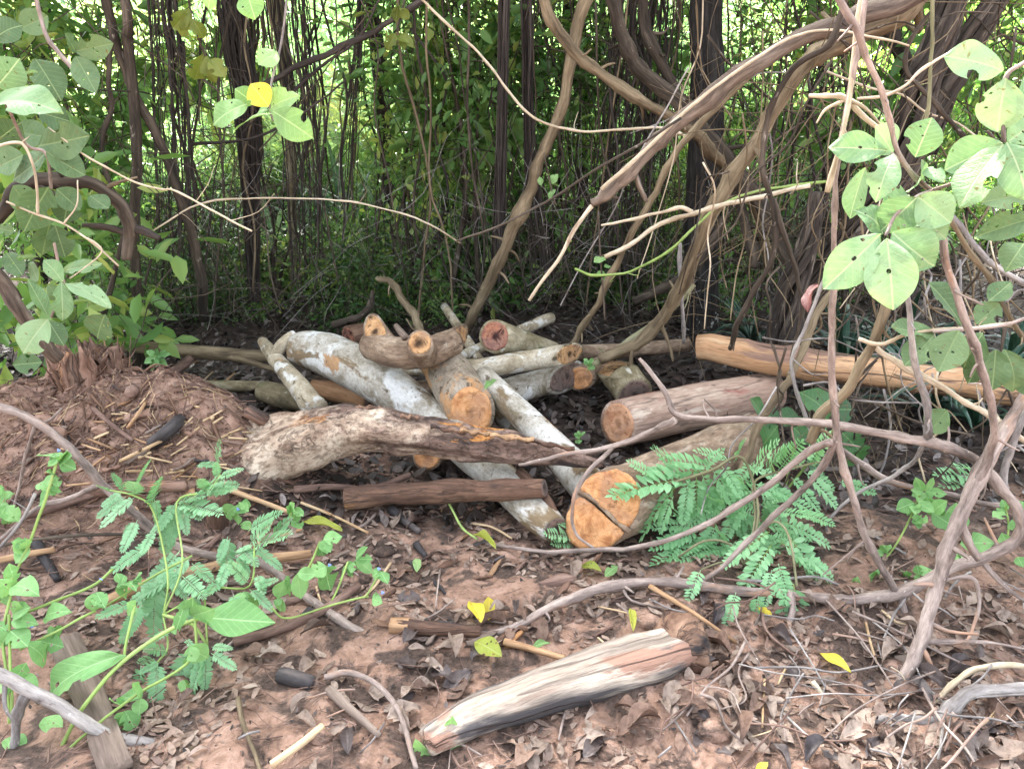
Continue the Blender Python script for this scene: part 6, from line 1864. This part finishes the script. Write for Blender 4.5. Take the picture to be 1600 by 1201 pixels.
stick('charred black stick lying up the mound with a frayed end', [(238, 695, .03), (275, 662, .05), (322, 622, .06)], 11, 'stick_black', taper=.9)
stick('long purple-brown stick down the face of the mound', [(95, 600, .03), (130, 625, .03), (165, 655, .03), (207, 688, .03)], 4.5, 'stick_brown')
stick('pale reed lying below the charred black stick', [(188, 720, .05), (225, 702, .06), (266, 682, .07)], 3, 'straw')
stick('thin brown reed standing up from the mound', [(200, 668, .03), (220, 640, .06), (245, 600, .1)], 3, 'stick_orange')
stick('dark forked bough resting behind the mound', [(205, 612, .06), (240, 592, .08), (275, 578, .1), (312, 548, .16)], 10, 'stick_brown', name='bough', cat='branch', taper=.7)
stick('pinkish root lying level below the mound', [(130, 768, .03), (200, 762, .03), (290, 758, .03)], 11, 'soilwood', name='root', cat='root')
stick('brown stick low in front of the mound', [(-20, 815, .03), (60, 800, .03), (150, 770, .03)], 8, 'stick_brown')
stick('orange wood strip at the edge below the mound', [(-20, 880, .03), (30, 868, .03), (85, 858, .03)], 6, 'stick_orange')
stick('long raw orange stick lying under the ladder-leaved weed', [(150, 945, .03), (250, 905, .03), (360, 880, .03), (485, 865, .03)], 9, 'stick_orange')
stick('slim orange stick pointing to the rotten brown log', [(358, 765, .04), (400, 780, .04), (460, 803, .03)], 4.5, 'stick_orange')
stick('slender tan stick trailing across the dark litter', [(470, 785, .03), (520, 805, .03), (575, 832, .03)], 2.4, 'straw')
stick('yellow split bamboo sliver in the near soil', [(424, 1194, .02), (465, 1165, .02), (504, 1134, .02)], 6, 'straw', taper=1)
stick('brown stick half buried under the long strap leaf', [(365, 1002, .02), (430, 985, .02), (500, 955, .02), (560, 915, .02)], 8, 'stick_brown')
stick('curved pinkish root arching out of the near soil', [(508, 1058, .02), (545, 1050, .03), (590, 1070, .04), (625, 1115, .03), (650, 1200, .02)], 5, 'twig_mauve', name='root', cat='root')
stick('thin crooked tan root in the near soil', [(372, 1090, .02), (380, 1130, .02), (398, 1175, .02), (410, 1215, .02)], 4, 'liana_tan', name='root', cat='root')
stick('orange wood chip lying beyond the charred log', [(787, 1002, .02), (830, 1013, .02), (882, 1028, .02)], 6, 'stick_orange', name='wood_chip', cat='wood chip')
stick('straight tan stick above the broken end of the charred log', [(1015, 915, .03), (1080, 955, .03), (1150, 1003, .02)], 4, 'stick_orange')
stick('grey flat sliver of bark in the near soil', [(515, 1078, .02), (550, 1110, .02), (592, 1148, .02)], 9, 'plank_grey', name='bark_sliver', cat='bark', taper=.6)
stick('dark stick lying over the lower end of the white curved trunk', [(812, 738, .16), (845, 770, .15), (865, 800, .12), (872, 835, .05)], 9, 'rotten', taper=.7)
stick('brown root running under the gnarled trunk', [(460, 765, .03), (520, 760, .03), (580, 763, .03), (640, 742, .05)], 6, 'stick_brown', name='root', cat='root')
stick('upright broken post stub beside the ladder-leaved weed', [(340, 832, -.03), (340, 800, .06), (341, 775, .13)], 18, 'rotten', name='post_stub', cat='post', taper=.95)
stick('black charcoal lump beside the weeds in front of the mound', [(55, 845, .01), (75, 880, .01), (90, 905, .01)], 9, 'stick_black', name='charred_stick', taper=.7)
stick('black charred chunk on the dark litter', [(612, 795, .02), (635, 815, .02), (655, 830, .02)], 8, 'stick_black', name='charcoal', cat='charcoal', taper=.6)
stick('small black charred chunk below the larger one', [(650, 850, .01), (665, 868, .01)], 6, 'stick_black', name='charcoal', cat='charcoal', taper=.7)
stick('smooth dark grey lump half sunk in the near soil', [(440, 1055, .01), (462, 1060, .015), (488, 1068, .01)], 14, 'stick_black', name='stone', cat='stone', taper=.9, amp=.05)
stick('cut orange branch stub lying left of the peeled branch', [(385, 640, .1), (410, 655, .08), (450, 672, .05)], 11, 'soilwood', name='branch_stub', cat='branch', taper=1.1)
# weathered plank
P = [gp(100, 1000, .03), gp(140, 1090, .025), (gp(182, 1200, .02))]
V, F, tc, _ = tube(P, [rw(p, 23) for p in P], 16, 8, .06, 24, 0, True, shape=lambda a, s: (np.where(np.abs(np.sin(a)) > .5, .45, 1.0))[None, :] * np.ones((len(s), 1)))
props(solid('plank', V, F, M['plank_grey'], tco=tc), 'weathered grey plank lying under the grey forked branch', 'plank')

# splinters and straw on the mound
for i in range(85):
    u, v = rs.uniform(90, 380), rs.uniform(575, 775)
    a = rs.uniform(-.9, .4)
    L = rs.uniform(14, 46)
    sm_ = rs.choice(['straw', 'stick_orange', 'stick_brown'])
    stick({'straw': 'pale straw', 'stick_orange': 'orange', 'stick_brown': 'brown'}[sm_] + (' long' if L > 30 else ' short') + ' splinter on the clay mound' + (' below the stump' if v < 660 else ' at its foot'), [(u, v, .015), (u + math.cos(a) * L, v + math.sin(a) * L, .03)], rs.uniform(1.2, 2.6), sm_, name='splinter', cat='splinter', group='splinters on the clay mound', seg=5)
for i in range(90):
    u, v = rs.uniform(300, 1600), rs.uniform(780, 1200)
    if rs.uniform() < .35:
        u, v = rs.uniform(1200, 1600), rs.uniform(880, 1200)
    a = rs.uniform(0, 3.14)
    L = rs.uniform(25, 95)
    stick('thin dry twig lying in the litter near ' + by_near(gp(u, v)), [(u, v, .012), (u + math.cos(a) * L * .5, v + math.sin(a) * L * .4 + rs.normal(0, 5), .022), (u + math.cos(a) * L, v + math.sin(a) * L * .8, .012)], rs.uniform(1.0, 2.6), rs.choice(['stick_brown', 'twig_mauve', 'twig_grey', 'straw']), name='litter_twig', cat='twig', group='thin twigs in the leaf litter', seg=5)
for i in range(48):
    u = rs.uniform(1080, 1600)
    v = rs.uniform(900, 1130)
    a = rs.choice([rs.uniform(.5, 1.3), rs.uniform(1.7, 2.6), rs.uniform(-.2, .3)], p=[.4, .4, .2])
    L = rs.uniform(70, 240)
    h0 = rs.uniform(.02, .09)
    pts = [(u, v, h0)]
    for q in (.33, .66, 1.0):
        pts.append((u + math.cos(a) * L * q + rs.normal(0, 7), v + math.sin(a) * L * q * .8 + rs.normal(0, 5), h0 * (1 - q) + .012 + rs.uniform(0, .01)))
    stick('bare twig leaning in the litter near ' + by_near(gp(u, v)), pts, rs.uniform(1.0, 2.5), rs.choice(['twig_grey', 'twig_mauve', 'stick_brown']), name='bare_twig', cat='twig', group='bare twigs under the liana', seg=6, amp=.05)

# broken bark and wood chips
for i in range(190):
    if i < 90:
        u, v = rs.uniform(270, 960), rs.uniform(760, 1010)
    else:
        u, v = rs.uniform(20, 390), rs.uniform(560, 800)
    c = gp(u, v, .012)
    L = rs.uniform(.03, .13) * (.7 if v < 760 else 1)
    W = L * rs.uniform(.12, .4)
    a = rs.normal(.1, .7)
    d = np.array((math.cos(a), -math.sin(a), rs.normal(0, .22)))
    d /= np.linalg.norm(d)
    sd = np.cross(d, np.array((0, 0, 1.)) + rs.normal(0, .35, 3))
    sd /= np.linalg.norm(sd)
    up = np.cross(sd, d)
    n = 6
    top, tcs = [], []
    for q in range(n + 1):
        t = q / n - .5
        wl = W * (1 - abs(2 * t) ** rs.uniform(1.6, 5) * .75)
        for s_ in (-1, 0, 1):
            top.append(c + d * t * L + sd * s_ * wl * rs.uniform(.35, .6) + up * (.0035 * (1 - abs(s_)) + .004 * rs.uniform(-1, 1) + .012 * math.sin(3 * t)))
            tcs.append((s_ * wl, .02, t * L))
    low = [p - up * .007 for p in top]
    Vv = np.array(top + low)
    tcs = np.array(tcs + tcs) + rs.uniform(0, 9, 3)
    m_ = len(top)
    F = []
    for q in range(n):
        for k_ in (0, 1):
            b = q * 3 + k_
            F.append((b, b + 1, b + 4, b + 3))
            F.append((m_ + b, m_ + b + 3, m_ + b + 4, m_ + b + 1))
        F.append((q * 3, q * 3 + 3, m_ + q * 3 + 3, m_ + q * 3))
        F.append((q * 3 + 2, m_ + q * 3 + 2, m_ + q * 3 + 5, q * 3 + 5))
    F.append((0, m_, m_ + 1, 1))
    F.append((1, m_ + 1, m_ + 2, 2))
    e = n * 3
    F.append((e, e + 1, m_ + e + 1, m_ + e))
    F.append((e + 1, e + 2, m_ + e + 2, m_ + e + 1))
    mt = rs.choice(['rotten', 'stick_black', 'stick_brown', 'plank_grey', 'stick_orange', 'soilwood'], p=[.26, .04, .26, .18, .06, .20])
    colw = {'rotten': 'dark brown', 'stick_black': 'blackened', 'stick_brown': 'brown', 'plank_grey': 'grey', 'stick_orange': 'orange', 'soilwood': 'clay-coated'}[mt]
    o = solid('bark_chip', Vv, F, M[mt], tco=tcs)
    props(o, colw + ' chip of bark lying near ' + by_near(c), 'bark chip', 'bark chips on the soil')

# ------------------------------------------------------------------ leaf litter
def litter_leaf(seed, curl):
    r = np.random.RandomState(seed)
    V = []
    nx, ny = 2, 5
    w_ = r.uniform(.36, .6)
    tw = r.normal(0, .5)
    for j in range(ny + 1):
        t = j / ny
        hw = w_ / 2 * max(.03, math.sin(math.pi * min(.98, max(.02, t))) ** .7) * r.uniform(.85, 1.1)
        for i in range(nx + 1):
            s = i - 1
            a = s * curl + tw * (t - .5)
            V.append((hw * math.sin(a) / max(.2, abs(curl)) if curl > .3 else s * hw, t - .5, hw * (1 - math.cos(a)) * .8 + .12 * math.sin(4 * t + seed) * curl))
    F = [(j * 3 + i, j * 3 + i + 1, (j + 1) * 3 + i + 1, (j + 1) * 3 + i) for j in range(ny) for i in range(nx)]
    return np.array(V), np.array(F)


LIT = [litter_leaf(500 + i, c) for i, c in enumerate((.3, .7, 1.0, .5, 1.2, .8, .4))]


def rotmats(n, tilt, r):
    a = r.uniform(0, 6.28, n)
    ca, sa = np.cos(a), np.sin(a)
    Z = np.zeros((n, 3, 3))
    Z[:, 0, 0], Z[:, 0, 1], Z[:, 1, 0], Z[:, 1, 1], Z[:, 2, 2] = ca, -sa, sa, ca, 1
    nrm = np.stack([r.normal(0, tilt, n), r.normal(0, tilt, n), np.ones(n)], 1)
    nrm /= np.linalg.norm(nrm, axis=1)[:, None]
    x = np.cross(np.array((0, 1, 0.)), nrm)
    x /= np.linalg.norm(x, axis=1)[:, None]
    y = np.cross(nrm, x)
    T_ = np.stack([x, y, nrm], 2)
    return T_ @ Z


def scatter(name, label, n, xy, size, mat, tilt, seed, lift=.008):
    r = np.random.RandomState(seed)
    Vs, Fs, Ts, off = [], [], [], 0
    per = n // len(LIT)
    for V0, F0 in LIT:
        p = xy(per, r)
        m = len(p)
        z = ground_h(p[:, 0], p[:, 1]) + lift * r.uniform(.3, 2.2, m)
        R = rotmats(m, tilt, r)
        s = r.uniform(*size, m)
        W = np.einsum('nij,vj->nvi', R, V0) * s[:, None, None]
        W += np.stack([p[:, 0], p[:, 1], z], 1)[:, None, :]
        Vs.append(W.reshape(-1, 3))
        Fs.append((F0[None] + (np.arange(m) * len(V0))[:, None, None]).reshape(-1, 4) + off)
        Ts.append(np.repeat(r.uniform(0, 1, m), len(V0)))
        off += m * len(V0)
    V = np.vstack(Vs)
    me = make_mesh(name, V, np.vstack(Fs), M[mat], True, tint=np.concatenate(Ts))
    o = link(name, me)
    return props(o, label, kind='stuff')


def near_xy(n, r):
    y = r.uniform(1.2, 3.3, n)
    x = r.uniform(-1, 1, n) * (.35 + .72 * y)
    keep = (sn(np.stack([x, y, 0 * x], 1), 2.4, 12, 2) > -.12) & ~((x < -1.1) & (y > 2.5))
    return np.stack([x, y], 1)[keep]


def mid_xy(n, r):
    y = r.uniform(2.7, 9.0, n)
    x = r.uniform(-1, 1, n) * (.4 + .75 * y)
    keep = ~((x < -1.0) & (y < 3.9))
    return np.stack([x, y], 1)[keep]


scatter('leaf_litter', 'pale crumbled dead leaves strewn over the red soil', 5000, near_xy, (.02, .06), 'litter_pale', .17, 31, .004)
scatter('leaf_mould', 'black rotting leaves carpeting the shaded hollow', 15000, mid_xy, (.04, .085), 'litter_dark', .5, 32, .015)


def chips_xy(n, r):
    y = r.uniform(1.2, 4.0, n)
    x = r.uniform(-1, 1, n) * (.35 + .72 * y)
    return np.stack([x, y], 1)


scatter('litter_crumbs', 'fine dark crumbs of bark and leaf on the soil', 4200, chips_xy, (.006, .02), 'litter_dark', .6, 33, .004)

# matted fibres and rotten roots on the mound
r44 = np.random.RandomState(91)
for nm, lab, mt, cnt_, rr_, ln_ in (('matted_fibres', 'matted brown root fibres covering the clay mound', 'stick_brown', 900, (.0010, .0026), (.04, .18)), ('rotten_shreds', 'dark rotten shreds of wood on the clay mound', 'rotten', 260, (.003, .008), (.03, .12)), ('straw_fibres', 'pale straw fibres on the clay mound', 'straw', 200, (.0008, .0018), (.04, .14))):
    parts = []
    for _ in range(cnt_):
        x, y = r44.normal(-1.75, .42), r44.normal(3.05, .26)
        if r44.uniform() < .4:
            x, y = r44.normal(-1.45, .3), r44.normal(2.8, .25)
        a = r44.normal(.2, .8)
        L = r44.uniform(*ln_)
        Q = []
        for q in (0, .5, 1):
            xx, yy = x + math.cos(a) * L * q + r44.normal(0, .006), y + math.sin(a) * L * q + r44.normal(0, .006)
            Q.append(np.array((xx, yy, ground_h(xx, yy)[0] + r44.uniform(.002, .022))))
        rr0 = r44.uniform(*rr_)
        parts.append(tube(Q, [rr0, rr0, rr0 * .5], 4, 2, .2 if mt == 'rotten' else 0, 40, 0, False)[:3])
    V, F, tc = merge(parts)
    props(solid(nm, V, np.array(F), M[mt], tco=tc), lab, kind='stuff')

r55 = np.random.RandomState(93)


def mound_xy(n, r):
    return np.stack([r.normal(-1.85, .5, n), r.normal(2.95, .3, n)], 1)


scatter('soil_crumbs', 'loose red soil crumbs on the clay mound', 2600, mound_xy, (.008, .03), 'soil_crumb', .9, 34, .006)

# fine root and twig crumbs
r33 = np.random.RandomState(77)
parts = []
for k_ in range(1300):
    y = r33.uniform(1.2, 3.6)
    x = r33.uniform(-1, 1) * (.35 + .72 * y)
    a = r33.uniform(0, 6.28)
    L = r33.uniform(.02, .11)
    z = ground_h(x, y)[0] + .006
    b = np.array((x, y, z))
    e = b + np.array((math.cos(a) * L, math.sin(a) * L, r33.uniform(-.004, .03)))
    mid = (b + e) / 2 + r33.normal(0, .006, 3)
    parts.append(tube([b, mid, e], [r33.uniform(.0007, .0022)] * 3, 4, 1, 0, 20, 0, False)[:3])
V, F, tc = merge(parts)
props(solid('fine_twigs', V, np.array(F), M['stick_brown'], tco=tc), 'fine twigs and rootlets scattered over the soil', kind='stuff')

# the largest dead leaves one by one
LIT_ME = {}
for mk in ('dead_brown', 'dead_grey', 'dead_dark'):
    LIT_ME[mk] = []
    for i in range(5):
        V, F, uv = leaf_grid([.42, .5, .36, .55, .46][i], 0, [.9, .5, -.6, .3, 1.3][i], [.10, .16, .05, -.1, .2][i], .06, 6, 10, [(.18, .6, .08)] if i % 2 else (), 600 + i)
        me = make_mesh('dead_leaf', V, F, M[mk], tint=np.full(len(V), i * .21), uv=uv)
        LIT_ME[mk].append(me)
LAB = {'dead_brown': ('curled brown dead leaf', 'curled brown dead leaves'), 'dead_grey': ('pale grey-brown dead leaf', 'pale grey-brown dead leaves'), 'dead_dark': ('blackened wet dead leaf', 'blackened dead leaves')}
cnt = 0
while cnt < 270:
    if rs.uniform() < .55:
        u, v = rs.uniform(640, 1600), rs.uniform(940, 1200)
    else:
        u, v = rs.uniform(380, 1600), rs.uniform(800, 1200)
    if 660 < u < 1100 and abs((v - 1160) + (u - 668) * .385) < 62:
        continue
    mk = rs.choice(['dead_brown', 'dead_grey', 'dead_dark'], p=[.36, .46, .18])
    p = gp(u, v, rs.uniform(.006, .02))
    L = rs.uniform(.045, .105)
    a = rs.uniform(0, 6.28)
    d = np.array((math.cos(a), math.sin(a), rs.normal(0, .18)))
    d /= np.linalg.norm(d)
    n_ = np.array((0, 0, 1)) + rs.normal(0, .3, 3)
    m = leaf_matrix(p - d * L / 2, p + d * L / 2, n_, rs.uniform(.8, 1.15))
    o = link('dead_leaf', random.choice(LIT_ME[mk]), None, mat4=m)
    props(o, ('large ' if L > .075 else 'small ') + LAB[mk][0] + ' lying near ' + by_near(p), 'dead leaf', LAB[mk][1])
    cnt += 1

# soil clods
for i in range(40):
    u, v = rs.uniform(380, 1500), rs.uniform(840, 1200)
    if i > 24:
        u, v = rs.uniform(0, 330), rs.uniform(590, 760)
    c = gp(u, v, .004)
    s = rs.uniform(.012, .04)
    seg, rows = 10, 6
    V = [(0, 0, -1)]
    for j in range(1, rows):
        ph_ = math.pi * j / rows
        for q in range(seg):
            V.append((math.sin(ph_) * math.cos(2 * math.pi * q / seg), math.sin(ph_) * math.sin(2 * math.pi * q / seg), -math.cos(ph_)))
    V.append((0, 0, 1))
    V = np.array(V, float)
    V *= (1 + .35 * sn(V + i * 3, 1.4, 8, 3))[:, None]
    V = V * s * (1.2, 1, .65) + c
    F = [(0, 1 + (q + 1) % seg, 1 + q) for q in range(seg)]
    for j in range(rows - 2):
        for q in range(seg):
            F.append((1 + j * seg + q, 1 + j * seg + (q + 1) % seg, 1 + (j + 1) * seg + (q + 1) % seg, 1 + (j + 1) * seg + q))
    t0 = len(V) - 1
    F += [(t0, 1 + (rows - 2) * seg + q, 1 + (rows - 2) * seg + (q + 1) % seg) for q in range(seg)]
    props(solid('clod', V, F, M['soil']), 'small clod of red clay lying near ' + by_near(c), 'clod', 'clods of red clay')
